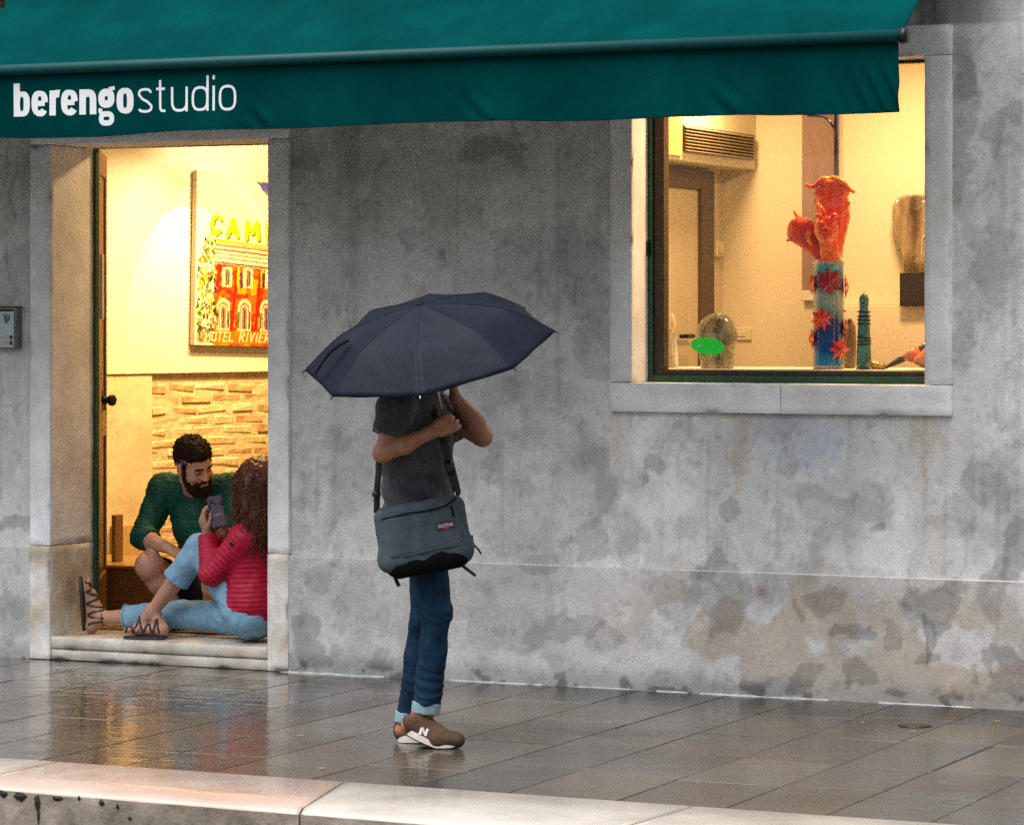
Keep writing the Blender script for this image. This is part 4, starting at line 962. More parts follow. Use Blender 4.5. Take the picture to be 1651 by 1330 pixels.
# ------------------------------------------------------------------ air conditioner on the gallery side wall
def onXs(px, py, xw): return onX(px, py, xw)
a0 = onX(1102, 200, LX + .02); a1 = onX(1219, 215, LX + .02); zt_ = onX(1105, 203, LX + .20).z; zb_ = onX(1098, 243, LX + .20).z
AX_ = LX + .20
ya0, ya1 = onX(1104, 222, AX_).y, onX(1217, 236, AX_).y
ztop = onX(1112, 203, AX_).z; zbot = onX(1098, 243, AX_).z
ac = thing('air_conditioner', 'wall mounted air conditioner with slatted front high on the gallery wall', 'air conditioner', (LX, ya0, zbot))
M_ac = mat('cream_plastic', (.66, .60, .40), .45, var=.03)
box('casing', (LX + .001, ya0 - .75, zbot - .05), (AX_ - .012, ya1 + .04, ztop + .25), M_ac, ac, .006)
box('front_panel', (AX_ - .011, ya0 - .74, zbot - .03), (AX_ + .0, ya0 - .03, ztop + .24), mat('yellowed_plastic', (.70, .60, .22), .4, var=.04), ac, .003)
box('grille_back', (AX_ - .011, ya0, zbot), (AX_ - .004, ya1, ztop), mat('grille_dark', (.05, .035, .02), .6), ac, 0)
ns = 8
for q in range(ns):
    z = zbot + (q + .5) * (ztop - zbot) / ns
    box('slat', (-.010, ya0 + .004, -.0045), (.012, ya1 - .004, .0015), mat('slat_brown', (.26, .20, .13), .5) if q == 0 else bpy.data.materials['slat_brown'], ac, .001, M=Matrix.Translation((AX_, 0, z)) @ Matrix.Rotation(.5, 4, 'Y'))
# thermostat and socket outlines on the far wall
tq = onY(1157, 402, 2.6)
def on_sw(px, py): return onX(px, py, LX)
t1 = on_sw(1150, 402)
th_ = thing('thermostat', 'small cream thermostat on the wall right of the inner brown door', 'thermostat', (LX, t1.y, on_sw(1157, 416).z))
zA, zB_ = on_sw(1157, 389).z, on_sw(1157, 415).z; yA, yB = on_sw(1148, 402).y, min(on_sw(1168, 402).y, 2.55)
box('cover', (LX + .001, yA, zB_), (LX + .03, yB, zA), M_ac, th_, .006); box('dial', (LX + .031, yA + .02, zB_ + .02), (LX + .036, yB - .02, zA - .02), M_ac, th_, .002)
s1 = onY(1198, 538, 2.6)
sk = thing('wall_socket', 'cream wall socket low on the gallery wall behind the glass head', 'socket', (s1.x, 2.6, s1.z - .03))
box('plate', (s1.x - .055, 2.588, s1.z - .035), (s1.x + .05, 2.599, s1.z + .03), M_ac, sk, .003); box('switch', (s1.x - .03, 2.583, s1.z - .015), (s1.x + .02, 2.5875, s1.z + .012), M_ac, sk, .002)

# ------------------------------------------------------------------ hanging lilac textile and dark blue glass pipe
hb = onY(1293, 205, 2.2); hc = onY(1345, 480, 2.2)
hg = thing('textile_panel', 'tall lilac grey panel hanging on the gallery wall behind the orange heads', 'panel', (hb.x, 2.55, hc.z))
y_ = 2.57
h0, h1, hz0, hz1 = X(1293, y_), X(1347, y_), Zh(1320, 468, y_), Zh(1320, 120, y_)
box('panel_sheet', (h0, y_, hz0), (h1, y_ + .02, hz1), mat('lilac_brown_print', (.26, .17, .145), .7, var=.15, scale=3, stretch=(6, 1, 1)), hg, .002)
box('bottom_rod', (h0, y_ - .004, hz0 - .055), (h1 - .0, y_ + .022, hz0 - .001), mat('cream_rod', (.70, .64, .5), .6), hg, .003)
py_ = .75
g1 = onY(1348, 150, py_); g2 = onY(1348, 292, py_)
M_blueglass = mat('dark_blue_glass', (.008, .012, .07), .1, var=.1, coat=.6)
pp = thing('blue_glass_pendant', 'dark blue glass stem rising above the orange glass heads', 'pendant', (g2.x, py_, g2.z))
tube('stem_tube', [(g2.x, py_, g2.z - .0), (g2.x, py_, g1.z + .3)], .0105, M_blueglass, pp, 12)
c0 = onY(1296, 186, py_); c1 = onY(1330, 190, py_); c2 = onY(1344, 206, py_)
tube('curled_branch', spline([(c0.x, py_ + .05, c0.z), (c1.x, py_, c1.z), (c2.x, py_, c2.z), (g2.x, py_, c2.z - .03)], 6), .006, M_blueglass, pp, 8)

# ------------------------------------------------------------------ glass column with stars and orange heads
CY = .42
cb = onY(1336, 592, CY); cbz = SHZ + .001
sc_ = FPX / ((cb - CAM).dot(FW))          # pixels per metre there
def cz(py): return Zh(1336, py, CY)
col = thing('glass_column', 'tall blue and teal glass column set with red glass stars in window', 'sculpture', (cb.x, CY, cbz), None)
R_c = 24.5 / sc_
def vcol_lathe(name, prof, c, colf, m, par, seg=48, sub=60):
    zs_ = np.linspace(prof[0][1], prof[-1][1], sub); rs = np.interp(zs_, [p[1] for p in prof], [p[0] for p in prof])
    A = np.linspace(0, 2 * np.pi, seg, endpoint=False); V = []; 
    for r, z in zip(rs, zs_): V += [(c[0] + r * math.cos(a), c[1] + r * math.sin(a), z) for a in A]
    F = []
    for i in range(sub - 1):
        for k in range(seg): F.append((i * seg + k, i * seg + (k + 1) % seg, (i + 1) * seg + (k + 1) % seg, (i + 1) * seg + k))
    V = np.array(V); return npmesh(name, V, np.array(F), m, par, True, colf(V))
def ccol(V):
    v = (V[:, 2] - cbz) / (cz(430) - cbz); n1 = fbm(V[:, 0] * 25, V[:, 2] * 14, V[:, 1] * 25, 3)
    stops = [(0, (.0, .30, .50)), (.12, (.0, .22, .50)), (.2, (.005, .08, .32)), (.38, (.02, .06, .20)), (.48, (.04, .05, .22)), (.58, (.16, .30, .28)), (.68, (.34, .42, .33)), (.76, (.20, .30, .32)), (.8, (.03, .05, .22)), (.92, (.02, .10, .26)), (.97, (.02, .40, .42)), (1.1, (.05, .50, .46))]
    v2 = v + .14 * (n1 - .5)
    return np.stack([np.interp(v2, [s[0] for s in stops], [s[1][i] for s in stops]) for i in range(3)], 1)
M_colglass = mat('layered_blue_glass', (1, 1, 1), .08, var=.15, attr='Col', coat=1, spec=.8)
M_clear = mat('clear_glass_rim', (.75, .78, .72), .05, var=.05, trans=.6, coat=.5)
vcol_lathe('blue_glass_cylinder', [(R_c, cz(589)), (R_c, cz(428))], (cb.x, CY), ccol, M_colglass, col)
lathe('clear_base', [(R_c + .001, cbz), (R_c + .002, cz(588.5))], (cb.x, CY, 0), M_clear, col, 40)
lathe('clear_rim', [(R_c + .001, cz(427.5)), (R_c + .003, cz(425)), (R_c + .003, cz(420)), (R_c - .004, cz(418))], (cb.x, CY, 0), M_clear, col, 40)
M_red = mat('deep_red_glass', (.34, .012, .02), .12, var=.2, coat=.8); M_red2 = mat('bright_red_glass', (.75, .045, .02), .12, var=.15, coat=.8); M_orr = mat('orange_red_glass', (.80, .11, .01), .12, var=.1, coat=.8)
def star(px, py, rad, ang, m, rot0=.2, n=8, label=None):
    """ang: direction round the column, 0 faces the camera"""
    dirv = (-FW * math.cos(ang) + RT * math.sin(ang)); tv = UP.cross(dirv).normalized(); c = Vector((cb.x, CY, cz(py))) + dirv * (R_c + .006)
    bm = bmesh.new(); f = bm.verts.new(c + dirv * .018); b = bm.verts.new(c - dirv * .004); ring = []
    for k in range(n * 2):
        a = rot0 + math.pi * k / n; r = rad * (1 if k % 2 == 0 else .56) * rnd.uniform(.93, 1.06)
        ring.append(bm.verts.new(c + tv * (r * math.cos(a)) + UP * (r * math.sin(a)) + dirv * (.004 if k % 2 else .0)))
    for k in range(n * 2):
        j = (k + 1) % (n * 2); bm.faces.new((ring[k], ring[j], f)); bm.faces.new((ring[j], ring[k], b))
    o = bmobj('glass_star', bm, m, col)
    if label: o['label'] = label
k_ = 1 / sc_
star(1336, 454, 25 * k_, -.05, M_red, .1); star(1322, 514, 21 * k_, -.5, M_red2, .25); star(1352, 563, 22 * k_, .6, mat('crimson_glass', (.55, .02, .03), .12, var=.2, coat=.8), .0)
star(1306, 458, 19 * k_, -1.45, M_red2, .3); star(1366, 463, 20 * k_, 1.45, M_orr, .2); star(1305, 547, 19 * k_, -1.5, M_red2, .1); star(1362, 530, 19 * k_, 1.35, M_red, .4); star(1340, 500, 20 * k_, 2.6, M_red, .1); star(1336, 580, 18 * k_, 3.3, M_red2, .1)

# orange heads: glass forms growing from the column
def cpt(px, py, dy=0.0): return onY(px, py, CY + dy)
M_og = mat('orange_glass', (1.0, .12, .0), .10, var=.25, scale=18, coat=.8, spec=.4, trans=.0, emis=None, col2=(.95, .03, .0), sub=.0)
M_og2 = mat('red_beaded_glass', (.92, .05, .002), .12, var=.3, scale=30, coat=.3, bump=.004, bscale=90, col2=(.65, .012, .002))
M_og3 = mat('amber_clear_glass', (1.0, .22, .015), .06, var=.35, scale=25, coat=.6, trans=.0, col2=(.92, .05, .0), bump=.003, bscale=60)
hd = thing('monster_sculpture', 'cluster of orange and red glass monster heads on top of the blue column', 'sculpture', (cb.x, CY, cz(418)))
B = Body()
B.ell(cpt(1341, 332), (29 * k_, .075, 40 * k_), .02); B.cap(cpt(1344, 350), cpt(1342, 400), 27 * k_, 17 * k_, .02); B.cap(cpt(1342, 400), cpt(1338, 417), 17 * k_, 16 * k_, .01)
B.ell(cpt(1325, 312, -.03), (14 * k_, .03, 10 * k_), .012); B.ell(cpt(1356, 310, -.03), (14 * k_, .03, 10 * k_), .012)
B.ell(cpt(1343, 296, .0), (24 * k_, .05, 8 * k_), .012)
B.build('tall_orange_head', M_og, hd, .0035, disp=lambda V, N: V + N * (.008 * (fbm(V[:, 0] * 55, V[:, 2] * 40, V[:, 1] * 40, 3) - .5))[:, None])
B = Body(); B.ell(cpt(1293, 372, -.03), (24 * k_, .06, 22 * k_), .02); B.cap(cpt(1297, 378, -.03), cpt(1325, 412, -.01), 20 * k_, 11 * k_, .02); B.ell(cpt(1285, 362, -.05), (12 * k_, .03, 10 * k_), .01)
B.build('leaning_red_head', M_og2, hd, .0035, disp=lambda V, N: V + N * (.0016 * np.sin(V[:, 2] * 520) * np.sin(V[:, 0] * 520))[:, None])
B = Body(); B.ell(cpt(1332, 368, -.09), (20 * k_, .05, 22 * k_), .02); B.cap(cpt(1333, 375, -.07), cpt(1338, 415, -.03), 16 * k_, 15 * k_, .02)
for (px, py, r) in ((1322, 360, 6), (1342, 359, 6), (1332, 368, 5), (1325, 376, 6), (1340, 377, 6), (1332, 383, 8), (1320, 348, 6), (1345, 348, 6)): B.ell(cpt(px, py, -.135), (r * k_, .02, r * k_ * .8), .006)
B.build('amber_face_head', M_og3, hd, .003, disp=lambda V, N: V + N * (.006 * (fbm(V[:, 0] * 70, V[:, 2] * 70, V[:, 1] * 70, 3) - .5))[:, None])
def worm(nm, P, r0, r1, m, rings=26):
    pts = spline(P, 10); n = len(pts); rad = [(r0 + (r1 - r0) * i / n) * (1.0 + .22 * (i % 2)) for i in range(n)]; tube(nm, pts, rad, m, hd, 10)
worm('ribbed_horn', [cpt(1299, 298, -.02), cpt(1308, 302, -.03), cpt(1318, 298, -.04), cpt(1328, 290, -.03), cpt(1338, 292, -.01)], 2.2 * k_, 5.5 * k_, M_og3)
worm('ribbed_horn', [cpt(1378, 311, -.02), cpt(1368, 304, -.03), cpt(1358, 294, -.04), cpt(1345, 289, -.02), cpt(1335, 293, 0)], 2.2 * k_, 6 * k_, M_og3)
worm('ribbed_horn', [cpt(1352, 345, -.07), cpt(1362, 338, -.09), cpt(1368, 326, -.08)], 2 * k_, 4 * k_, M_og3); worm('ribbed_horn', [cpt(1310, 395, -.07), cpt(1303, 385, -.1), cpt(1306, 372, -.1)], 2 * k_, 4.5 * k_, M_og3)
for q in range(46):
    lathe('glass_bead', [(.0, -.004), (.0045, 0), (.0, .004)], cpt(rnd.uniform(1283, 1312), rnd.uniform(358, 392), -.082 + rnd.uniform(0, .006)), M_og3, hd, 6)
worm('ribbed_horn', [cpt(1280, 340, -.04), cpt(1285, 349, -.04), cpt(1290, 357, -.04)], 1.5 * k_, 4 * k_, M_og3); worm('ribbed_horn', [cpt(1318, 328, -.09), cpt(1325, 338, -.11), cpt(1330, 348, -.10)], 2 * k_, 5 * k_, M_og3)
for q in range(8):
    a = 365 + q * 3.2; tube('tooth', [cpt(1278 + 1.5 * abs(q - 4), a, -.05), cpt(1268 + 1.2 * abs(q - 4), a + 1, -.06)], [2.2 * k_, .8 * k_], M_red, hd, 6)
for (px, py) in ((1262 + 8, 388), (1276, 386)): lathe('dark_bead', [(.0, -.006), (.006, -.003), (.006, .003), (.0, .006)], cpt(px, py, -.06), M_red, hd, 8)

# small things on the display shelf
def on_shelf(px, Y): return Vector((X(px, Y), Y, SHZ + .001))
def scY(Y, px=1336): return FPX / ((onY(px, 516, Y) - CAM).dot(FW))
Yg = .37; g = on_shelf(1393, Yg); k2 = 1 / scY(Yg); gzt = Zh(1391, 474, Yg)
gb = thing('green_glass_figure', 'slender dark green glass figure standing right of the blue column', 'sculpture', g)
M_gg = mat('sea_green_glass', (.03, .17, .12), .12, var=.3, scale=14, coat=.8, col2=(.01, .07, .06)); Hh = gzt - SHZ
lathe('body', [(13 * k2, 0), (12 * k2, .1 * Hh), (11.5 * k2, .28 * Hh), (10.5 * k2, .33 * Hh), (11 * k2, .36 * Hh), (10 * k2, .5 * Hh), (9.5 * k2, .6 * Hh), (9 * k2, .7 * Hh), (7 * k2, .8 * Hh), (7.5 * k2, .86 * Hh), (8 * k2, .93 * Hh), (6 * k2, .98 * Hh), (2 * k2, Hh)], g, M_gg, gb, 20)
for f in (.33, .37, .42, .60, .65, .70, .76):
    bm = bmesh.new(); rr = (10.8 - 2.0 * f) * k2 + .003; tl = rnd.uniform(-.15, .15)
    P = [g + Vector((rr * math.cos(a), rr * math.sin(a), f * Hh + tl * rr * math.cos(a))) for a in [2 * math.pi * q / 20 for q in range(21)]]
    add_tube(bm, P, .0028, 6); bmobj('dark_band', bm, M_black, gb, True)
lathe('clear_tip', [(.0, -.006), (.006, 0), (.0, .007)], g + Vector((0, 0, Hh + .002)), M_clear, gb, 10)
Yv = .62; v = on_shelf(1370, Yv); k3 = 1 / scY(Yv)
vs = thing('brown_vase', 'narrow smoky brown glass vase half hidden behind the blue column', 'vase', v)
hv = Zh(1370, 515, Yv) - SHZ
lathe('vase_body', [(9 * k3, 0), (10 * k3, .05 * hv), (11 * k3, .5 * hv), (10 * k3, .85 * hv), (6 * k3, .97 * hv), (1 * k3, hv)], v, mat('smoky_brown_glass', (.20, .13, .08), .15, var=.1, coat=.4), vs, 20, sy=.6)
lathe('vase_lip', [(5 * k3, hv), (5.5 * k3, hv + .004)], v, M_clear, vs, 16)
Yo = .38; v = on_shelf(1414, Yo + .05)
ol = thing('olive_glass_pebble', 'small amber olive glass lump lying between green figure and orange pieces', 'glass piece', v)
B = Body(); B.ell(v + Vector((-.02, 0, .018)), (.034, .03, .022), .01); B.ell(v + Vector((.02, 0, .014)), (.026, .025, .016), .015)
B.build('lump', mat('amber_olive_glass', (.22, .13, .01), .08, var=.4, scale=30, coat=1, col2=(.42, .28, .02)), ol, .003)
# orange cones with grey stems
oc = thing('orange_glass_flowers', 'coral orange glass flowers with grey stems lying at the right end of the shelf', 'glass piece', on_shelf(1475, .3))
M_cor = mat('coral_glass', (.85, .20, .08), .15, var=.15, coat=.8, col2=(.90, .32, .15)); M_gst = mat('grey_stem_glass', (.12, .10, .095), .3, var=.2)
def sp(px, py, Y=.3): q = onY(px, py, Y); q.z = max(q.z, SHZ + .004); return q
tube('grey_stem', [sp(1424, 595, .26), sp(1452, 580, .28), sp(1458, 577, .28)], [.004, .017, .017], M_gst, oc, 12); tube('grey_stem', [sp(1474, 572, .33), sp(1500, 552, .36)], .018, M_gst, oc, 12)
B = Body(); B.cap(sp(1456, 580, .28), sp(1474, 570, .3), .012, .03, .01); B.ell(sp(1470, 574, .28), (.03, .03, .03), .015); B.build('coral_bloom', M_cor, oc, .003)
B = Body(); B.cap(sp(1478, 582, .24), sp(1500, 572, .26), .016, .04, .01); B.ell(sp(1492, 583, .24), (.035, .03, .03), .015); B.build('coral_bloom', M_cor, oc, .003)
# clear glass head at the left of the window and the green sticker on the pane
Yh = .36; h = on_shelf(1156, Yh); k4 = 1 / scY(Yh, 1156)
gh = thing('clear_glass_head', 'clear smoky glass head standing left in window behind the green sticker', 'sculpture', h)
M_smoke = mat('smoky_clear_glass', (.62, .60, .50), .06, var=.4, scale=12, coat=1, trans=.85, col2=(.20, .22, .18), ior=1.2)
B = Body(); B.ell(h + Vector((.0, 0, 53 * k4)), (34 * k4, .07, 36 * k4), .02); B.cap(h + Vector((.0, 0, 8 * k4)), h + Vector((0, 0, 40 * k4)), 28 * k4, 28 * k4, .02, clip=[(h, (0, 0, -1))])
B.build('head_form', M_smoke, gh, .0045, disp=lambda V, N: V + N * (.012 * (fbm(V[:, 0] * 22, V[:, 2] * 22, V[:, 1] * 22, 3) - .5))[:, None])
st_y = GY + .042; s0 = onY(1141, 558, st_y); r1_, r2_ = 29.5 / scY(st_y, 1141), 13.6 / scY(st_y, 1141)
sti = thing('green_sticker', 'bright green oval sticker stuck on the left of the window glass', 'sticker', s0)
bm = bmesh.new(); ring = []; ring2 = []
for k in range(40):
    a = 2 * math.pi * k / 40; p = Vector((s0.x + r1_ * math.cos(a) + .0, 0, s0.z + r2_ * math.sin(a) - .10 * r1_ * math.cos(a))); ring.append(bm.verts.new((p.x, st_y, p.z))); ring2.append(bm.verts.new((p.x, st_y + .0012, p.z)))
bm.faces.new(ring); bm.faces.new(ring2[::-1])
for k in range(40): j = (k + 1) % 40; bm.faces.new((ring[j], ring[k], ring2[k], ring2[j]))
bmobj('sticker_disc', bm, mat('bright_green_vinyl', (.01, .85, .05), .5, var=.05, scale=40), sti)
bm = bmesh.new(); add_tube(bm, [(s0.x - r1_ * .55, st_y - .001, s0.z + .004), (s0.x - r1_ * .40, st_y - .001, s0.z + .001)], .0055, 8); bmobj('pale_mark', bm, mat('sticker_white', (.55, .70, .50), .5), sti)
# pale glass figure at the far left of the shelf
Yl = .5; l = on_shelf(1083, Yl); k5 = 1 / scY(Yl, 1083)
lf = thing('pale_glass_figure', 'slim pale glass figure at the far left edge of the window', 'sculpture', l)
lathe('lower_body', [(11 * k5, 0), (10 * k5, 20 * k5), (8 * k5, 45 * k5), (5 * k5, 56 * k5), (4 * k5, 60 * k5)], l, mat('pale_striped_glass', (.62, .58, .46), .15, var=.35, scale=9, stretch=(14, 14, .6), coat=.6, col2=(.20, .17, .12)), lf, 16)
lathe('upper_body', [(3 * k5, 60 * k5), (7 * k5, 66 * k5), (7.5 * k5, 74 * k5), (4 * k5, 84 * k5), (1 * k5, 88 * k5)], l, mat('pale_amber_glass', (.65, .48, .30), .12, var=.3, coat=.8), lf, 16)
# glass mask on black plinth, in the niche at right
Yn = 1.45; k6 = 1 / scY(Yn, 1460)
bp0, bp1 = X(1445, Yn), X(1512, Yn); bz0, bz1 = Zh(1420, 492, 1.55) + .001, Zh(1460, 440, Yn)
nb_ = thing('black_plinth', 'black square block on the white ledge carrying the clear glass mask', 'plinth', ((bp0 + bp1) / 2, 1.5, bz0))
box('block', (bp0, 1.5, Zh(1420, 494, 1.5)), (bp1, 1.6, bz1), mat('matte_black_block', (.012, .009, .008), .5, var=.2), nb_, .003)
box('base_pad', (bp0 + .01, 1.552, bz0), (bp1 - .01, 1.615, bz0 + .002), M_black, nb_, 0)
mk = thing('glass_mask', 'clear golden glass mask standing on the black block at window right', 'sculpture', ((bp0 + bp1) / 2, 1.52, bz1))
M_mask = mat('golden_clear_glass', (.62, .46, .24), .08, var=.5, scale=5, stretch=(3, 3, .8), coat=1, trans=.35, col2=(.14, .09, .05), ior=1.2)
prof = [(1456, 439), (1456, 415), (1450, 395), (1442, 372), (1437, 350), (1438, 333), (1445, 320), (1458, 315), (1480, 314), (1500, 317), (1512, 330), (1514, 352), (1508, 375), (1500, 398), (1496, 418), (1496, 439)]
P3 = [onY(a, b, Yn + .07) for a, b in prof]; bm = bmesh.new()
cx_ = sum(p.x for p in P3) / len(P3); czm = sum(p.z for p in P3) / len(P3)
rws = []
for dy, s_ in ((-.035, .80), (-.02, .93), (0, 1), (.012, .98)):
    rws.append([bm.verts.new((cx_ + (p.x - cx_) * s_, 1.53 + dy, (czm + (p.z - czm) * s_) if p.z > bz1 + .02 else p.z)) for p in P3])
for i in range(3):
    for j in range(len(P3)): q = (j + 1) % len(P3); bm.faces.new((rws[i][j], rws[i][q], rws[i + 1][q], rws[i + 1][j]))
bm.faces.new(rws[0][::-1]); bm.faces.new(rws[-1])
bmobj('mask_form', bm, M_mask, mk, True)
rim = rws = None
bm = bmesh.new(); add_tube(bm, [(p.x, 1.53, p.z) for p in P3], .0035, 6); bmobj('bright_rim', bm, M_clear, mk, True)
bm = bmesh.new(); nn_ = [onY(a, b, Yn + .05) for a, b in ((1487, 438), (1487, 405), (1489, 385), (1494, 376))]; add_tube(bm, [(p.x, 1.488, p.z) for p in nn_], .004, 6); bmobj('inner_rim', bm, M_clear, mk, True)
# ------------------------------------------------------------------ people: shared materials
M_skin = mat('tanned_skin', (.33, .145, .085), .5, var=.22, scale=28, bump=.0012, bscale=150, sub=.08, grain=.06)
M_skin2 = mat('olive_skin', (.60, .33, .23), .5, var=.12, scale=40, bump=.0005, bscale=180, sub=.08, grain=.06)
M_skin3 = mat('light_skin', (.42, .22, .15), .5, var=.10, scale=40, bump=.0004, bscale=180, sub=.08, grain=.05)
M_hair_d = mat('dark_brown_hair', (.026, .013, .008), .6, var=.5, scale=120, bump=.003, bscale=260, spec=.2)
M_eye = mat('dark_eye', (.01, .008, .007), .15, var=.05)
def nz(V, s, seed=0, o=3): return fbm(V[:, 0] * s + seed, V[:, 1] * s, V[:, 2] * s + seed * 1.7, o)
def fuzz(nm, src, m, par, n, L0, L1, rad, curl, down, seed=3, face=None, taper=True):
    """short locks growing out of a hair mesh"""
    r_ = random.Random(seed); Vh = [v.co.copy() for v in src.data.vertices]; Nh = [v.normal.copy() for v in src.data.vertices]; bm = bmesh.new()
    for q in range(n):
        i = r_.randrange(len(Vh)); nn = Nh[i]
        if nn.dot(-FW) < -.3: continue
        L = r_.uniform(L0, L1); d = (nn * .7 + UP * down + Vector((r_.uniform(-.6, .6), r_.uniform(-.6, .6), r_.uniform(-.6, .6)))).normalized(); u_ = d.orthogonal().normalized(); v_ = d.cross(u_); ph_ = r_.uniform(0, 6.3)
        P = [Vh[i] - nn * .002 + d * L * k / 6 + (u_ * math.cos(ph_ + k * 1.3) + v_ * math.sin(ph_ + k * 1.3)) * curl for k in range(7)]
        add_tube(bm, P, [rad * (1 - .75 * k / 6) for k in range(7)], 4, cap=False)
    o = bmobj(nm, bm, m, par, True); o['kind'] = 'stuff'; return o
def head(B, c, fwd, up, R, jaw=True, k=.02):
    """adult head: c centre of the skull, fwd where the face looks, R half head height (about .115)"""
    f = Vector(fwd).normalized(); u = Vector(up); u = (u - f * u.dot(f)).normalized(); s = f.cross(u); c = Vector(c)
    Q = np.array([[f[i], s[i], u[i]] for i in range(3)]); q = R / .115
    def P(a, b, d): return c + f * a * q + s * b * q + u * d * q
    B.ell(P(-.012, 0, .028), (.098 * q, .078 * q, .088 * q), k, Q)
    B.ell(P(.025, 0, -.025), (.062 * q, .062 * q, .082 * q), k * 1.3, Q)
    B.cap(P(.050, -.02, -.092), P(.050, .02, -.092), .022 * q, .022 * q, .02)
    for e in (-1, 1):
        B.cap(P(.0, e * .056, -.055), P(.045, e * .028, -.092), .018 * q, .020 * q, .018)
        B.cap(P(.082, e * .012, .020), P(.070, e * .046, .020), .010 * q, .009 * q, .012)           # brow
        B.ell(P(.082, e * .030, .000), (.012 * q, .019 * q, .011 * q), .008, Q, sub=True)
        B.ell(P(.066, e * .030, -.001), (.014 * q, .015 * q, .012 * q), .003, Q)
        B.ell(P(.062, e * .044, -.028), (.018 * q, .018 * q, .016 * q), .014, Q)                    # cheek
        B.ell(P(-.008, e * .078, -.008), (.018 * q, .009 * q, .030 * q), .005, Q)                   # ear
        B.ell(P(-.003, e * .086, -.006), (.008 * q, .005 * q, .016 * q), .004, Q, sub=True)
        B.ell(P(.092, e * .010, -.030), (.010 * q, .009 * q, .008 * q), .006, Q)
    B.cap(P(.084, 0, .012), P(.104, 0, -.026), .008 * q, .012 * q, .009)                            # nose
    B.cap(P(.085, -.018, -.056), P(.085, .018, -.056), .006 * q, .006 * q, .006); B.cap(P(.084, -.016, -.068), P(.084, .016, -.068), .007 * q, .007 * q, .006)
    B.cap(P(.094, -.018, -.0615), P(.094, .018, -.0615), .0022 * q, .0022 * q, .002, sub=True)
    return P, f, s, u
# ------------------------------------------------------------------ the man under the umbrella
Zm = 12.54
def mp(px, py, d=0.0): return pt(px, py, Zm - d)
gm = mp(690, 1200); gm.z = 0
man = thing('person', 'man in grey t-shirt and rolled dark jeans walking under a dark umbrella', 'person', gm)
TO = -FW      # toward the camera
HEAD_F = (Vector((1, 0, 0)) * .9 + TO * .15 + UP * -.25).normalized()
FWm = Vector((1, 0, 0)); LATm = Vector((0, -1, 0))     # he walks along the wall; his right side is towards us
M_shirt = mat('charcoal_jersey', (.050, .048, .057), .85, var=.25, scale=30, bump=.0008, bscale=260, grain=.18, sheen=.1, spec=.2)
M_jean = mat('dark_blue_denim', (.002, .013, .033), .8, var=.35, scale=14, bump=.0009, bscale=300, grain=.22, spec=.2, col2=(.004, .028, .062))
M_cuff = mat('pale_denim_inside', (.20, .29, .34), .8, var=.2, scale=60, bump=.0008, bscale=200, grain=.15)
# body
nearS, farS = mp(640, 658, .17), mp(704, 660, -.16)
elbN, wrN = mp(618, 730, .20), mp(695, 697, .22)
elbF, wrF = mp(778, 704, -.06), mp(733, 640, -.04)
pelv = mp(684, 842, 0)
hipN, hipF = mp(672, 845, .09), mp(697, 845, -.08); kneeN, kneeF = mp(706, 988, .10), mp(681, 1000, -.07); ankN, ankF = mp(684, 1150, .08), mp(656, 1163, -.08)
B = Body()
hc_ = mp(699, 580, .0)
PH, hf, hs_, hu = head(B, hc_, HEAD_F, UP + FWm * .25, .113)
B.cap(mp(676, 640), hc_ + UP * -.07 - hf * .02, .058, .055, .03)
B.cap(nearS, farS, .062, .062, .04); B.ell(mp(672, 705), (.115, .165, .20), .05, rot_frame(FWm, UP)); B.ell(mp(675, 790), (.115, .150, .18), .06, rot_frame(FWm, UP)); B.ell(pelv, (.115, .155, .11), .05, rot_frame(FWm, UP))
B.cap(nearS, elbN, .043, .035, .02); B.ell(elbN + RT * -.006 - UP * .004, (.038, .033, .036), .010); B.cap(elbN, mp(652, 717, .215), .034, .036, .012); B.cap(mp(652, 717, .215), wrN, .036, .0225, .015, None)
B.cap(farS, elbF, .046, .040, .02); B.cap(elbF, mp(765, 680, -.05), .037, .040, .012); B.cap(mp(765, 680, -.05), wrF, .040, .024, .015)
for hp_, kn_, an_ in ((hipN, kneeN, ankN), (hipF, kneeF, ankF)):
    B.cap(hp_, kn_, .064, .034, .03); B.cap(kn_, kn_.lerp(an_, .3), .034, .038, .02); B.cap(kn_.lerp(an_, .3), an_, .038, .032, .03)
# umbrella axis in camera terms: right, up, toward camera
def cam3(a, b, c): return RT * a + UP * b + TO * c
Au = cam3(.478, .075, .0515); Bu = cam3(-.024, -.162, .458); Nu = Bu.cross(Au).normalized()
if Nu.z < 0: Nu = -Nu
Cu = mp(693, 566, .30)
apex = Cu + Nu * .190
fist = apex - Nu * .50
fd = (fist - wrN).normalized()
hand_d = (RT * .80 + UP * .42 + TO * .05).normalized()
hand(B, wrN + hand_d * .012, hand_d, -TO + RT * -.05, -1, curl=(1.25, 1.45, 1.0), sc=.98, spread=.02, thumb=(.3, .9))
hand(B, wrF + (UP * .02), (UP * .8 - RT * .25 + TO * .1), (-RT * .9 - UP * .25), 1, curl=((.35, .5, .6, .75), .55, .35), sc=.95, spread=.08, thumb=(.5, .4))
for foot_h, foot_t in ((mp(660, 1170, .08), mp(733, 1190, .10)), (mp(650, 1176, -.08), mp(712, 1186, -.05))):
    B.cap(foot_h, foot_t, .032, .024, .02)
B.cap(ankN, mp(664, 1168, .08), .036, .03, .02); B.cap(ankF, mp(652, 1176, -.08), .034, .03, .02)
B.build('body', M_skin, man, .0045)
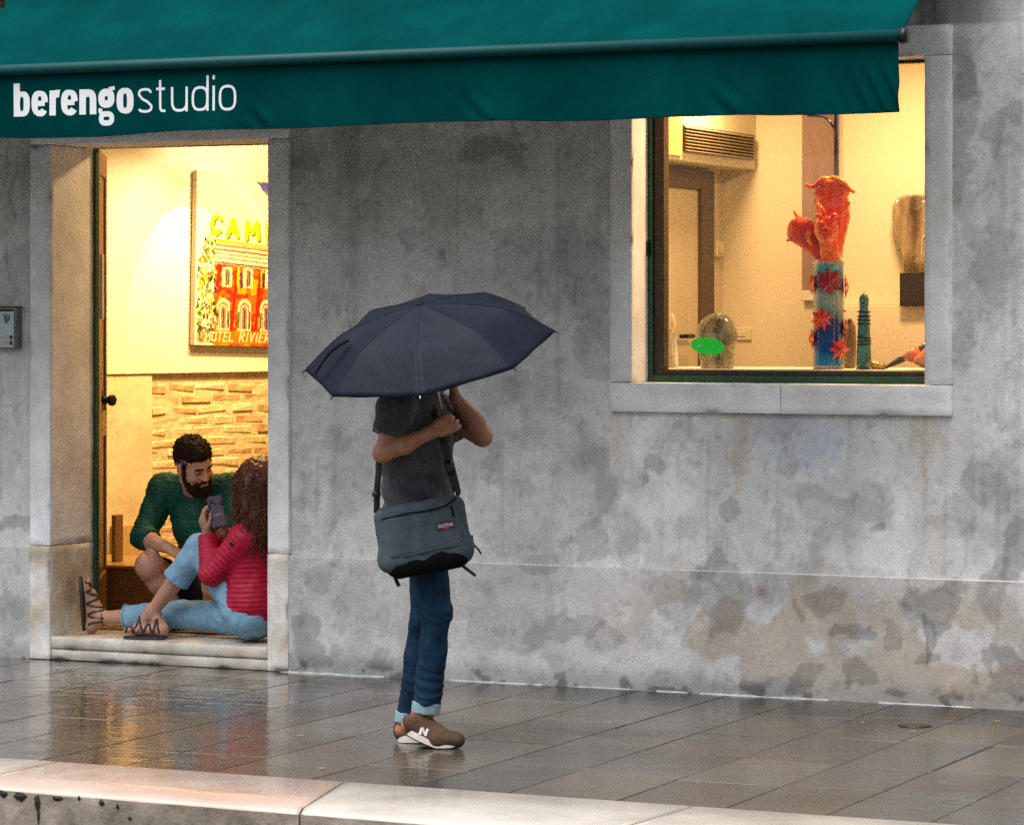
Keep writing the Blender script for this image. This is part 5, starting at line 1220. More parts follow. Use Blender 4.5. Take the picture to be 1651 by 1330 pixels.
# hair
B = Body(); B.ell(hc_ - hf * .014 + hu * .036, (.106, .086, .094), .01, np.array([[hf[i], hs_[i], hu[i]] for i in range(3)]), clip=[(hc_ + hf * .055 + hu * .03, hf - hu * .3)])
B.build('hair', M_hair_d, man, .005, disp=lambda V, N: V + N * (.012 * (nz(V, 60) - .5))[:, None])
# t-shirt
def sdisp(V, N):
    f = nz(V * np.array([1, 1, .5]), 9, 3, 4) - .5; g = np.sin((V[:, 2] * 70 + V[:, 0] * 38) + 6 * nz(V, 6, 9)) * sstep(.55, .75, nz(V, 5, 2, 2) + .12)
    return V + N * (.034 * f + .0065 * g)[:, None]
B = Body()
cl = [(nearS.lerp(elbN, .60), elbN - nearS)]
B.cap(nearS, farS, .072, .070, .04, clip=[(farS + LATm * .02, -LATm * 1.0 + UP * -.0)] if False else None)
B.cap(nearS, nearS.lerp(elbN, .62), .066, .064, .035, clip=cl)
B.cap(farS, farS.lerp(elbF, .66), .066, .062, .03, clip=[(farS.lerp(elbF, .64), elbF - farS)])
B.ell(mp(672, 702, -.0), (.130, .175, .200), .06, rot_frame(FWm, UP)); B.ell(mp(673, 772), (.131, .160, .20), .07, rot_frame(FWm, UP)); B.ell(mp(678, 830), (.128, .160, .12), .06, rot_frame(FWm, UP), clip=[(mp(680, 872), -UP)])
B.cap(mp(668, 655), mp(682, 632), .085, .066, .03, clip=[(mp(684, 628), UP * .85 + RT * .4)])
B.build('t_shirt', M_shirt, man, .0048, disp=sdisp)
# sleeve hem
ax_ = (elbN - nearS).normalized(); cc_ = nearS.lerp(elbN, .595); bm = bmesh.new(); u_ = ax_.orthogonal().normalized(); v_ = ax_.cross(u_)
add_tube(bm, [cc_ + (u_ * math.cos(a) + v_ * math.sin(a)) * .064 for a in [2 * math.pi * q / 28 for q in range(29)]], .0035, 6); bmobj('sleeve_hem', bm, M_shirt, man, True)
# jeans
def jdisp(V, N):
    h = V[:, 2]
    f = nz(V * np.array([1, 1, .8]), 11, 5, 4) - .5
    w = np.sin(h * 170 + 14 * nz(V, 9, 1, 3) + V[:, 0] * 40) * (np.exp(-((h - .50) / .07) ** 2) * .7 + np.exp(-((h - .22) / .10) ** 2) * .9 + .25 * np.exp(-((h - .72) / .1) ** 2)) * sstep(.35, .6, nz(V, 8, 4, 2))
    return V + N * (.026 * f + .0026 * w)[:, None]
B = Body()
B.ell(mp(686, 850), (.120, .160, .12), .05, rot_frame(FWm, UP)); 
B.cap(mp(688, 895, .06), mp(688, 895, -.06), .078, .078, .04)
for hp_, kn_, an_, hem, r0, r1, r2 in ((mp(683, 862, .085), mp(704, 985, .10), mp(686, 1150, .08), mp(687, 1133, .08), .086, .058, .053), (mp(692, 862, -.08), mp(684, 1000, -.07), mp(658, 1170, -.08), mp(660, 1153, -.08), .084, .056, .050)):
    B.cap(hp_, kn_, r0, r1, .03); B.cap(kn_, kn_.lerp(an_, .35), r1, r1 - .001, .03); B.cap(kn_.lerp(an_, .35), an_, r1 - .001, r2, .02, clip=[(hem, (an_ - kn_))])
jn = B.build('jeans', M_jean, man, .0048, disp=jdisp)
for (a, b, r, ft) in ((mp(686, 1150, .08), mp(688, 1131, .08), .0560, 1), (mp(657, 1166, -.08), mp(660, 1148, -.08), .0530, 1)):
    B = Body(); B.cap(a, b, r, r + .001, .004, clip=[(a, a - b), (b, b - a)]); B.build('turned_up_hem', M_cuff, jn, .0045, disp=lambda V, N: V + N * (.006 * (nz(V, 30, 3) - .5))[:, None])
# socks and shoes
M_sock = mat('raspberry_sock', (.50, .035, .07), .9, var=.2, scale=80, grain=.15)
B = Body(); B.cap(mp(687, 1138, .08), mp(672, 1164, .08), .044, .036, .01); B.build('sock', M_sock, man, .005)
B = Body(); B.cap(mp(660, 1150, -.08), mp(657, 1174, -.08), .042, .030, .01); B.build('sock', M_sock, man, .005)
M_suede = mat('brown_suede', (.085, .045, .024), .85, var=.25, scale=50, bump=.0008, bscale=300, grain=.2)
M_mid = mat('off_white_midsole', (.62, .58, .52), .6, var=.12, scale=40); M_out = mat('dark_outsole', (.035, .018, .014), .7, var=.2)
def shoe(heel, ball, toe, lift, nm, lab, anklep):
    sh = link(nm, bpy.data.meshes.new(nm), None, man)
    d = (toe - heel).normalized(); side = UP.cross(d).normalized()
    B = Body(); B.cap(heel + UP * .034 + d * .025, ball + UP * .036, .036, .041, .03, side, 1.02); B.cap(ball + UP * .034, toe + UP * .026 - d * .02, .040, .029, .03, side, 1.3)
    B.cap(heel + UP * .06 + d * .028, heel.lerp(ball, .45) + UP * .078, .035, .034, .03); B.cap(heel.lerp(ball, .35) + UP * .075, ball + UP * .045, .036, .032, .03)
    B.cap(anklep, anklep + UP * .05, .038, .03, .008, sub=True)
    up_ = B.build('upper', M_suede, sh, .004, disp=lambda V, N: V + N * (.003 * (nz(V, 45, 3) - .5))[:, None])
    for m, z0, hh, gr, n_ in ((M_mid, .014, .010, .006, 'midsole'), (M_out, .003, .006, .002, 'outsole')):
        bm = bmesh.new(); n = 22; cols_ = []
        for i in range(n + 1):
            t = i / n; p = heel.lerp(ball, t / .62) if t < .62 else ball.lerp(toe, (t - .62) / .38)
            wdt = (.030 + .014 * math.sin(math.pi * min(1, t * 1.1)) ) * (math.sqrt(max(0, 1 - ((t - .5) / .5) ** 6)) * .98 + .02) + gr; tz = .012 * max(0, t - .85) / .15
            hh2 = hh * (1.4 - .6 * t)
            cols_.append([bm.verts.new(p + side * sx_ * wdt + UP * (z0 + zz_ * hh2 + tz)) for sx_, zz_ in ((-1, -1), (1, -1), (1, 1), (-1, 1))])
        for i in range(n):
            for j in range(4): q = (j + 1) % 4; bm.faces.new((cols_[i][j], cols_[i][q], cols_[i + 1][q], cols_[i + 1][j]))
        bm.faces.new(cols_[0]); bm.faces.new(cols_[-1][::-1]); bmesh.ops.bevel(bm, geom=[e for e in bm.edges if e.calc_face_angle(0) > .9 and len(e.link_faces) == 2], offset=.003, segments=1, affect='EDGES')
        bmobj(n_, bm, m, sh, False)
    B = Body(); B.cap(ball + UP * .034, toe + UP * .026 - d * .02, .0415, .0305, .03, side, 1.3, clip=[(ball + d * .02, -d)]); B.build('toe_guard', mat(nm + '_guard', (.055, .030, .018), .8, var=.2, scale=50), sh, .004)
    B = Body(); B.cap(heel + UP * .034 + d * .025, heel.lerp(ball, .5) + UP * .036, .0378, .039, .03, side, 1.02, clip=[(heel + d * .065, d)]); B.cap(heel + UP * .06 + d * .028, heel.lerp(ball, .45) + UP * .078, .0365, .0355, .03, clip=[(heel + d * .06, d), (heel + UP * .07, UP)]); B.build('heel_counter', bpy.data.materials[nm + '_guard'] if nm + '_guard' in bpy.data.materials else M_suede, sh, .004)
    # side patch in the shape of a slanted letter N
    c = heel.lerp(ball, .62) + UP * .044 - side * .0; nrm_ = side if side.dot(TO) > 0 else -side
    bm = bmesh.new(); w = .013; P = []
    u2 = d
    def q(a, b, o): return c + u2 * a + UP * b + nrm_ * o
    for (x0, z0, x1, z1) in ((-.016, -.014, -.008, .015), (-.008, .015, .008, -.012), (.008, -.012, .016, .017)):
        add_tube(bm, [q(x0, z0, .0435), q(x1, z1, .040)], .0070, 6)
    bmobj('letter_n_patch', bm, mat(nm + '_patch', (.72, .70, .66), .7, var=.1), sh)
    bm = bmesh.new()
    for i in range(4):
        p = heel.lerp(ball, .72 + i * .1) + UP * (.083 - .007 * i); add_tube(bm, [p + side * .02, p + UP * .006, p - side * .02], .0028, 5)
    bmobj('lace', bm, mat('tan_lace', (.20, .12, .07), .8), sh)
def gz(px, py, d, z): q = mp(px, py, d); return Vector((q.x, q.y, z))
shoe(gz(656, 1180, .08, .055), gz(706, 1196, .10, .002), gz(745, 1199, .115, .002), 1, 'sneaker', '', mp(670, 1150, .08))
shoe(gz(641, 1190, -.10, .001), gz(685, 1192, -.07, .001), gz(724, 1194, -.06, .001), 0, 'sneaker', '', mp(655, 1160, -.09))

# ------------------------------------------------------------------ umbrella
M_umb = mat('dark_navy_nylon', (.0035, .0060, .014), .6, var=.12, scale=9, bump=.0006, bscale=200, grain=.3, spec=.14, bump2=.006, b2scale=12)
um = thing('umbrella', 'dark navy folding umbrella held tilted towards the camera by the walking man', 'umbrella', fist)
NR = 8; a0u, b0u = Au, Bu
def uprof(r): return .190 - .066 * (r / .64) ** 1.35 if r < .64 else .124 * (1 - ((r - .64) / .36) ** 1.12)
def upos(th_, r):
    return Cu + (a0u * math.cos(th_) + b0u * math.sin(th_)) * r + Nu * uprof(r)
nA, nRr = 12, 26; V = []; ids = {}
for i in range(NR * nA):
    seg_, fr_ = divmod(i, nA); t = fr_ / nA; th0, th1 = seg_ * math.pi / 4, (seg_ + 1) * math.pi / 4
    for j in range(nRr):
        r = j / (nRr - 1); scal = 1 - .018 * 4 * t * (1 - t) * r ** 2          # hem curves in between the ribs
        p = upos(th0, r * scal).lerp(upos(th1, r * scal), t)
        wv = math.sin(t * math.pi) * r
        n_ = float(fbm(np.array([seg_ * 3.1 + t * 1.5 + r]), np.array([r * 5.0]), seg_, 3)[0] - .5)
        p = p + Nu * (-.012 * wv + .016 * n_ * wv * (1.2 - r) + .0018 * math.sin(r * 40 + t * 12) * wv * (r > .5))
        V.append(p)
F = []
for i in range(NR * nA):
    k = (i + 1) % (NR * nA)
    for j in range(nRr - 1): F.append((i * nRr + j, i * nRr + j + 1, k * nRr + j + 1, k * nRr + j))
V = np.array(V)
cp = npmesh('canopy', V, np.array(F), M_umb, um, True); cp.modifiers.new('t', 'SOLIDIFY').thickness = .0012
# sharp creases along the ribs
seam_w = .0022
for q in range(NR):
    th_ = q * math.pi / 4; rp = [upos(th_, r) - Nu * .004 for r in np.linspace(.03, 1.0, 14)]
    rb = tube('rib', rp, .0022, M_black, um, 6); tube('seam', [upos(th_, r) + Nu * .0015 for r in np.linspace(.03, .99, 20)], .0018, M_umb, cp, 6, flat=.6)
    d_ = (upos(th_, 1.0) - upos(th_, .97)).normalized(); tube('rib_tip', [upos(th_, .995), upos(th_, .995) + d_ * .014], .0028, M_steel if q == 2 else M_black, um, 8)
    st_ = apex - Nu * .22; tube('stretcher', [st_, upos(th_, .48) - Nu * .006], .0018, M_steel, um, 6)
tube('shaft', [apex - Nu * .01, fist - Nu * .05], .0048, M_steel, um, 10)
lathe('runner', [(.009, 0), (.012, .01), (.009, .04)], apex - Nu * .24, M_black, um, 14, axis=Nu)
lathe('ferrule', [(.016, -.004), (.012, .006), (.006, .012), (.005, .026), (.0, .028)], apex, M_black, um, 14, axis=Nu)
lathe('handle', [(.010, 0), (.0145, .01), (.0145, .07), (.012, .10), (.007, .11)], fist - Nu * .06, mat('black_rubber_handle', (.012, .012, .012), .6), um, 16, axis=Nu)
s0_ = upos(math.radians(157), .62) + Nu * .006; s1_ = upos(math.radians(158), .93) + Nu * .012; sm_ = s0_.lerp(s1_, .5) + Nu * .02 + TO * .01
tube('closing_strap', spline([s0_, sm_, s1_], 6), .012, mat('black_strap_webbing', (.002, .002, .003), .9, spec=.05), um, 8, flat=.25, upv=Nu)

# ------------------------------------------------------------------ shoulder bag
M_bag = mat('slate_teal_canvas', (.054, .077, .088), .8, var=.16, scale=30, bump=.0007, bscale=350, grain=.25, spec=.25)
M_bagd = mat('black_nylon_base', (.003, .0035, .004), .7, var=.3, scale=40, grain=.2, spec=.1)
M_web = mat('black_webbing', (.006, .006, .008), .7, var=.3, scale=90, grain=.2)
bgt = thing('shoulder_bag', 'slate teal messenger bag slung across the walking man at hip height', 'bag', mp(680, 905, .22))
th_b = math.radians(9.5); bu = (RT * math.cos(th_b) + UP * math.sin(th_b)); bu = (bu + TO * -.10).normalized(); bn = (TO + RT * .12 + UP * .10); bn = (bn - bu * bn.dot(bu)).normalized(); bv = bn.cross(bu)
if bv.z < 0: bv = -bv
Qb = np.array([[bu[i], bv[i], bn[i]] for i in range(3)])
bc = mp(681, 857, .215)
def bp_(a, b, c=0.0): return bc + bu * a + bv * b + bn * c
def bdisp(V, N): return V + N * (.010 * (nz(V, 13, 2) - .5) + .0022 * np.sin(V[:, 0] * 60 + 5 * nz(V, 8, 3)))[:, None]
B = Body(); B.rbox(bp_(0, -.012), (.172, .118, .052), .035, .02, Qb); B.cap(bp_(-.132, -.085), bp_(.128, -.090), .052, .058, .03); B.rbox(bp_(0, .06), (.165, .055, .04), .03, .02, Qb)
bb_ = B.build('bag_body', M_bag, bgt, .005, disp=bdisp)
B = Body(); B.rbox(bp_(-.002, -.004, .042), (.146, .082, .026), .02, .01, Qb); B.build('front_pocket', M_bag, bgt, .0045, disp=bdisp)
B = Body(); B.cap(bp_(-.110, -.112, .008), bp_(.114, -.106, .008), .052, .054, .02); B.build('base_panel', M_bagd, bgt, .005, disp=lambda V, N: V + N * (.006 * (nz(V, 20, 2) - .5))[:, None])
tube('pocket_zip', spline([bp_(-.148, .070, .060), bp_(-.05, .076, .068), (bp_(.04, .074, .069)), bp_(.10, .082, .067), bp_(.148, .105, .058)], 6), .0032, M_bagd, bgt, 8)
tube('piping', spline([bp_(-.125, -.086, .060), bp_(-.04, -.078, .070), bp_(.06, -.074, .071), bp_(.15, -.072, .062)], 6), .003, M_bag, bgt, 8)
tube('zip_puller', [bp_(.120, .078, .074), bp_(.124, .035, .073)], .006, M_bagd, bgt, 8, flat=.5)
# sewn brand label
Ml = Matrix(((bu.x, bv.x, bn.x, 0), (bu.y, bv.y, bn.y, 0), (bu.z, bv.z, bn.z, 0), (0, 0, 0, 1)))
lc = bp_(.088, .008, .0700)
lb_ = box('brand_label', (-.036, -.017, -.003), (.036, .017, .0015), mat('dark_purple_label', (.035, .015, .03), .6), bgt, .002, M=Matrix.Translation(lc) @ Ml)
bm = text_mesh('EASTPAK'); fit_text(bm, -.029, .029, -.0065, .0065)
for v in bm.verts: v.co = Matrix.Translation(lc) @ Ml @ Vector((v.co.x, v.co.z, .003))
bmobj('label_lettering', bm, mat('pinkish_white_thread', (.80, .62, .66), .7), lb_)
box('label_red_mark', (-.010, -.013, .0016), (.010, -.0085, .0028), mat('red_thread', (.55, .03, .05), .7), lb_, 0, M=Matrix.Translation(lc) @ Ml)
# straps
def ribbon(nm, P, w, m, par, n_=8, up=None): return tube(nm, spline(P, n_), w / 2, m, par, 8, flat=.12 if up is not None else .3, upv=up)
ribbon('shoulder_strap', [bp_(.150, .125, .01), mp(736, 790, .20), mp(729, 762, .175), mp(719, 722, .165), mp(709, 690, .150), mp(699, 655, .10), mp(690, 636, .03), mp(676, 634, -.05), mp(655, 650, -.13)], .036, M_web, bgt, 8, up=TO + RT * .5)
ribbon('shoulder_strap', [bp_(-.160, .10, .0), mp(608, 792, .23), mp(610, 765, .22), mp(612, 735, .14), mp(622, 690, -.04), mp(640, 655, -.12)], .024, M_web, bgt, 8, up=TO)
lathe('strap_buckle', [(.010, -.012), (.017, -.006), (.017, .008), (.009, .014)], mp(607, 797, .245), M_black, bgt, 12)
tube('strap_adjuster', [mp(722, 742, .185), mp(728, 765, .185)], .016, M_black, bgt, 8, flat=.35, upv=TO)
tube('loose_strap', spline([bp_(.185, -.045), mp(763, 876, .2), mp(770, 884, .2), mp(776, 893, .2)], 5), .006, M_web, bgt, 6, flat=.5)
tube('loose_strap', spline([bp_(.150, -.140), mp(745, 910, .2), mp(755, 919, .2), mp(767, 928, .2)], 5), .007, M_web, bgt, 6, flat=.5)
tube('loose_strap', spline([bp_(-.095, -.150), mp(638, 928, .22), mp(640, 938, .22), mp(644, 945, .22)], 5), .010, M_web, bgt, 6, flat=.6)
# ------------------------------------------------------------------ woman sitting on the doorstep
def wp(px, py, Y): return onY(px, py, Y)
def zq(p, z): return Vector((p.x, p.y, z))
M_red_j = mat('raspberry_quilted_nylon', (.40, .003, .035), .55, var=.18, scale=25, bump=.0006, bscale=150, grain=.12, spec=.4)
M_lblue = mat('light_blue_denim', (.19, .35, .50), .85, var=.16, scale=18, bump=.0008, bscale=300, grain=.16, spec=.2, col2=(.23, .41, .55))
M_curl = mat('auburn_curly_hair', (.120, .030, .014), .42, var=.5, scale=60, grain=.25, spec=.5, col2=(.13, .045, .018))
M_strap = mat('dark_sandal_leather', (.035, .026, .030), .55, var=.2, scale=50)
wom = thing('person', 'woman in raspberry jacket and light blue capri trousers sitting on the doorstep', 'person', zq(wp(405, 1030, .18), STEP))
pel = wp(410, 985, .18)
hL, hR = wp(398, 993, .11), wp(398, 996, .27)          # near (left) and far hip
kL, aL = wp(322, 884, .10), wp(246, 985, .085)
kR, aR = wp(296, 990, .25), wp(163, 996, .19)
shL, shR = wp(394, 868, .06), wp(402, 862, .34)
eL, wL_ = wp(341, 925, .02), wp(334, 863, .085)
eR, wR_ = wp(368, 925, .36), wp(362, 858, .17)
chest = wp(404, 900, .20); hdc = wp(408, 783, .20)
# stay clear of the right-hand jamb: everything behind the opening edge is hidden by it from the street
wf_ = Vector((-1, .12, -.12)).normalized()
B = Body()
PH2, hf2, hs2, hu2 = head(B, hdc, wf_, UP - RT * .05, .108)
B.cap(wp(408, 850, .20), hdc + UP * -.06 + RT * .01, .050, .048, .03)
B.cap(shL, shR, .050, .050, .04); B.ell(chest, (.10, .15, .19), .05, rot_frame((-1, 0, 0), UP)); B.ell(pel, (.125, .165, .13), .05, rot_frame((-1, 0, 0), UP))
for a, e, w in ((shL, eL, wL_), (shR, eR, wR_)):
    B.cap(a, e, .043, .036, .03); B.cap(e, w, .036, .024, .02)
for h_, k_a, a_ in ((hL, kL, aL), (hR, kR, aR)):
    B.cap(h_, k_a, .075, .050, .04); B.cap(k_a, k_a.lerp(a_, .35), .046, .050, .02); B.cap(k_a.lerp(a_, .35), a_, .050, .030, .02)
# feet: left flat on the step, right standing up on its heel against the reveal
hlL = zq(wp(262, 1010, .075), STEP + .048); bL = zq(wp(222, 1011, .055), STEP + .046); tL = zq(wp(203, 1013, .045), STEP + .044)
B.cap(aL, hlL, .030, .026, .02); B.cap(aL + RT * -.01, bL, .028, .024, .02); B.cap(hlL, bL, .026, .026, .02)
for q in range(5):
    o = TO * (.030 - .014 * q); B.cap(bL + o, tL + o + RT * (.012 * abs(q - 1) * .8) + UP * 0, .011 if q else .013, .0085 if q else .012, .006)
hlR = wp(148, 1006, .19); hlR.z = STEP + .036; bR = wp(146, 958, .185); tR = wp(142, 934, .18)
B.cap(aR, hlR, .032, .030, .02); B.cap(aR + UP * .01, bR, .030, .026, .02); B.cap(hlR, bR, .030, .027, .02)
for q in range(5):
    o = TO * (.028 - .014 * q); B.cap(bR + o, tR + o - UP * (.010 * abs(q - 3) * .7), .011, .009, .006)
hdL = (UP * .93 - RT * .30 + TO * .05).normalized()
hand(B, wL_ + UP * .010, hdL, RT * .85 - TO * .45 + UP * .25, -1, curl=((.25, .35, .5, .6), (.6, .7, .9, .9), .5), sc=.86, spread=.14, thumb=(.8, .3))
hdR = (UP * .9 - RT * .10 - TO * .05).normalized()
hand(B, wR_ + UP * .008, hdR, -RT * .9 + TO * .2, 1, curl=((.5, .6, .6, .7), .8, .6), sc=.86, spread=.05, thumb=(.6, .5))
wbody = B.build('body', M_skin3, wom, .0042)
from mathutils.bvhtree import BVHTree
_vv = np.empty(len(wbody.data.vertices) * 3, np.float32); wbody.data.vertices.foreach_get('co', _vv); _ff = np.empty(len(wbody.data.loops), np.int32); wbody.data.loops.foreach_get('vertex_index', _ff)
WB = BVHTree.FromPolygons([tuple(q) for q in _vv.reshape(-1, 3).tolist()], [tuple(q) for q in _ff.reshape(-1, 4).tolist()])
# jacket with quilted baffles
bones_w = [(np.array(pel) - np.array([0, 0, .1]), np.array(wp(406, 850, .20)), .15), (np.array(shL), np.array(eL), .07), (np.array(eL), np.array(wL_), .06), (np.array(shR), np.array(eR), .07), (np.array(eR), np.array(wR_), .06)]
def quilt(bones, sp, amp, wr=.006):
    def f(V, N):
        best = np.full(len(V), 9.0); T = np.zeros(len(V))
        for i, (a, b, r) in enumerate(bones):
            ab = b - a; L = np.linalg.norm(ab); t = ((V - a) @ ab) / L; tc = np.clip(t, 0, L); d = np.linalg.norm(V - a - tc[:, None] * ab / L, axis=1) / r
            m = d < best; best[m] = d[m]; T[m] = t[m] + i * .013
        T = T + .010 * (nz(V, 9, 7) - .5)
        s = np.abs(np.sin(np.pi * T / sp)); puff = amp * (s ** .55 - .6)
        return V + N * (puff * (.7 + .6 * nz(V, 16, 5, 2)) + wr * (nz(V, 22, 1) - .5) * 2)[:, None]
    return f
B = Body()
B.ell(wp(407, 905, .19), (.135, .175, .20), .06, rot_frame((-1, 0, .05), UP)); B.ell(wp(412, 968, .19), (.150, .185, .165), .06, rot_frame((-1, 0, .1), UP), clip=[(wp(392, 1013, .15), Vector((-.25, 0, -1)))])
B.cap(shL, shR, .066, .066, .05); B.cap(wp(407, 862, .2), wp(405, 838, .2), .075, .058, .03, clip=[(wp(405, 836, .2), UP)])
for a, e, w, cl_ in ((shL, eL, wL_, .97), (shR, eR, wR_, .95)):
    c = e.lerp(w, cl_); B.cap(a, e, .068, .056, .03); B.cap(e, w, .058, .046, .02, clip=[(c, w - e)])
jk = B.build('quilted_jacket', M_red_j, wom, .0038, disp=quilt(bones_w, .0235, .0036, .005))
box('sleeve_badge', (-.012, -.003, -.006), (.012, .003, .006), M_black, jk, .001, M=Matrix.Translation(wp(373, 877, -.022)) @ Matrix.Rotation(.35, 4, 'Y') @ Matrix.Rotation(th, 4, 'Z'))
# capri trousers
def wd2(V, N): return V + N * (.020 * (nz(V * np.array([1, 1, 1]), 13, 8, 4) - .5) + .0045 * np.sin(V[:, 0] * 70 + V[:, 2] * 50 + 12 * nz(V, 7, 2)) * sstep(.5, .7, nz(V, 7, 12, 2)))[:, None]
B = Body()
B.ell(wp(408, 990, .19), (.135, .175, .118), .05, rot_frame((-1, 0, .1), UP))
for h_, k_a, a_, t, rk, rh in ((hL, kL, aL, .50, .068, .066), (hR, kR, aR, .70, .066, .058)):
    c = k_a.lerp(a_, t); B.cap(h_, k_a, .092, rk, .04); B.cap(k_a, a_, rk, rh - .002, .02, clip=[(c, a_ - k_a)])
tr_ = B.build('capri_trousers', M_lblue, wom, .0042, disp=wd2)
for k_a, a_, t, r in ((kL, aL, .49, .068), (kR, aR, .69, .0625)):
    c = k_a.lerp(a_, t); axx = (a_ - k_a).normalized(); u_ = axx.orthogonal().normalized(); v_ = axx.cross(u_); bm = bmesh.new()
    add_tube(bm, [c + (u_ * math.cos(a) + v_ * math.sin(a)) * (r - .001) for a in [2 * math.pi * q / 28 for q in range(29)]], .0035, 6); bmobj('trouser_hem', bm, M_lblue, tr_, True)
# sandals
def sandal(heel, ball, toe, nrm, w=.040):
    d = (toe - heel).normalized(); nrm = Vector(nrm); nrm = (nrm - d * nrm.dot(d)).normalized(); s = d.cross(nrm)
    g = link('sandal', bpy.data.meshes.new('sandal'), None, wom)
    bm = bmesh.new(); n = 20; rows = []
    for i in range(n + 1):
        t = i / n; p = heel.lerp(toe, t); wd_ = w * (.78 + .28 * math.sin(math.pi * t * .9)) * math.sqrt(max(.02, 1 - abs(2 * t - 1) ** 5))
        rows.append([bm.verts.new(p + s * sx_ * wd_ + nrm * z) for sx_, z in ((-1, -.030), (1, -.030), (1, -.044), (-1, -.044))])
    for i in range(n):
        for j in range(4): q = (j + 1) % 4; bm.faces.new((rows[i][j], rows[i][q], rows[i + 1][q], rows[i + 1][j]))
    bm.faces.new(rows[0]); bm.faces.new(rows[-1][::-1]); bmobj('sandal_sole', bm, M_strap, g)
    L = (toe - heel).length
    def over(t0, t1, hgt, nn=10, nm='sandal_strap', lift=.0):
        P = []
        for q in range(nn + 1):
            a = math.pi * q / nn; t = t0 + (t1 - t0) * q / nn; ax_p = heel.lerp(toe, t) + nrm * -.008; dr_ = (s * math.cos(a) + nrm * (math.sin(a) * 1.0 - .12)).normalized(); h_ = WB.ray_cast(ax_p + dr_ * .11, -dr_, .10); P.append((h_[0] + dr_ * .0025) if h_[0] is not None else ax_p + dr_ * .03)
        tube(nm, spline(P, 2), .0052, M_strap, g, 6)
    over(.90, .72, 0); over(.72, .90, 0); over(.72, .50, 0); over(.52, .72, 0); over(.50, .30, 0); over(.30, .50, 0); over(.28, .12, 0); over(.12, .28, 0)
    return g
sandal(hlL + RT * .022, bL, tL - RT * .012, UP, .036)
sandal(hlR - UP * .020, bR, tR + UP * .018, RT, .036)
# anklet
axx = (aR - kR).normalized(); c = aR.lerp(kR, .04); u_ = axx.orthogonal().normalized(); v_ = axx.cross(u_); bm = bmesh.new()
add_tube(bm, [c + (u_ * math.cos(a) + v_ * math.sin(a)) * .0375 for a in [2 * math.pi * q / 24 for q in range(25)]], .0022, 6); bmobj('anklet', bm, M_strap, wom, True)
# curly hair: a soft core and many small corkscrew locks
B = Body()
hb_ = hdc + RT * .01
B.ell(hb_ + UP * .025 + hf2 * -.035, (.118, .118, .115), .03, np.array([[hf2[i], hs2[i], hu2[i]] for i in range(3)]), clip=[(hb_ + hf2 * .045, hf2 - hu2 * .35)])
B.ell(wp(412, 800, .12), (.085, .06, .15), .04); B.ell(wp(418, 822, .16), (.085, .10, .16), .05); B.ell(wp(410, 850, .08), (.06, .05, .09), .04)
hr = B.build('hair', M_curl, wom, .005, disp=lambda V, N: V + N * (.020 * (nz(V, 45, 4) - .5))[:, None])
bm = bmesh.new(); hrd = random.Random(11); Vh = np.array([v.co[:] for v in hr.data.vertices]); Nh = np.array([v.normal[:] for v in hr.data.vertices])
idx = [i for i in range(len(Vh)) if Nh[i].dot(np.array(TO)) > -.35]
for q in range(1100):
    i = hrd.choice(idx); p = Vector(Vh[i]); nn = Vector(Nh[i]); L = hrd.uniform(.035, .085); rr = hrd.uniform(.003, .0065); ph_ = hrd.uniform(0, 6.28); turns = L / hrd.uniform(.016, .026)
    dirv = (UP * -1 + nn * .28 + Vector((hrd.uniform(-.2, .2), hrd.uniform(-.2, .2), 0))).normalized(); u_ = dirv.orthogonal().normalized(); v_ = dirv.cross(u_); P = []
    st0 = p - nn * .002
    for k in range(13):
        t = k / 12; a = ph_ + t * turns * 6.28; P.append(st0 + dirv * L * t + nn * .010 * math.sin(t * 2) + (u_ * math.cos(a) + v_ * math.sin(a)) * rr)
    add_tube(bm, P, [.0019 * (1 - .6 * k / 12) + .0006 for k in range(13)], 4, cap=False)
cu = bmobj('curls', bm, M_curl, wom, True); cu['kind'] = 'stuff'
# phone in her hands
ph0 = wp(350, 825, .075)
ph_t = thing('phone', 'smartphone in a dark mauve case held up by the seated woman', 'phone', ph0)
pv = (wp(346, 798, .075) - wp(356, 849, .075)).normalized(); pu = RT - pv * RT.dot(pv); pu = (pu + TO * .10).normalized(); pn = pu.cross(pv); 
if pn.dot(TO) < 0: pn = -pn
PM = Matrix.Translation(ph0) @ Matrix(((pu.x, pv.x, pn.x, 0), (pu.y, pv.y, pn.y, 0), (pu.z, pv.z, pn.z, 0), (0, 0, 0, 1)))
cs = box('phone_case', (-.037, -.073, -.005), (.037, .073, .005), mat('mauve_phone_case', (.085, .060, .085), .45, var=.1), ph_t, .004, M=PM)
box('screen', (-.034, -.069, -.0075), (.034, .069, -.0055), M_black, ph_t, .001, M=PM)
box('top_edge', (-.030, .0735, -.003), (.030, .076, .003), M_steel, ph_t, .001, M=PM)
for (a, b, r) in ((-.018, .052, .008), (0, .040, .0055)): lathe('camera_lens', [(r, 0), (r, .0022), (r * .6, .003)], PM @ Vector((a, b, .005)), M_black, cs, 14, axis=pn)
for (a, b, w_, h_) in ((-.030, .030, .005, .022), (.029, .036, .005, .022)): box('finger_loop', (a - w_, b - h_ / 2, .0052), (a + w_, b + h_ / 2, .008), M_black, cs, .001, M=PM)
for q, w_ in enumerate((.004, .007, .003, .008, .004, .006)):
    x_ = -.027 + sum((.004, .007, .003, .008, .004, .006)[:q]) * 1.55; box('printed_mark', (x_, -.018 + .0008 * q, .0052), (x_ + w_, -.0135 + .0008 * q, .0058), mat('pale_print', (.5, .45, .5), .6) if q == 0 else bpy.data.materials['pale_print'], cs, 0, M=PM)

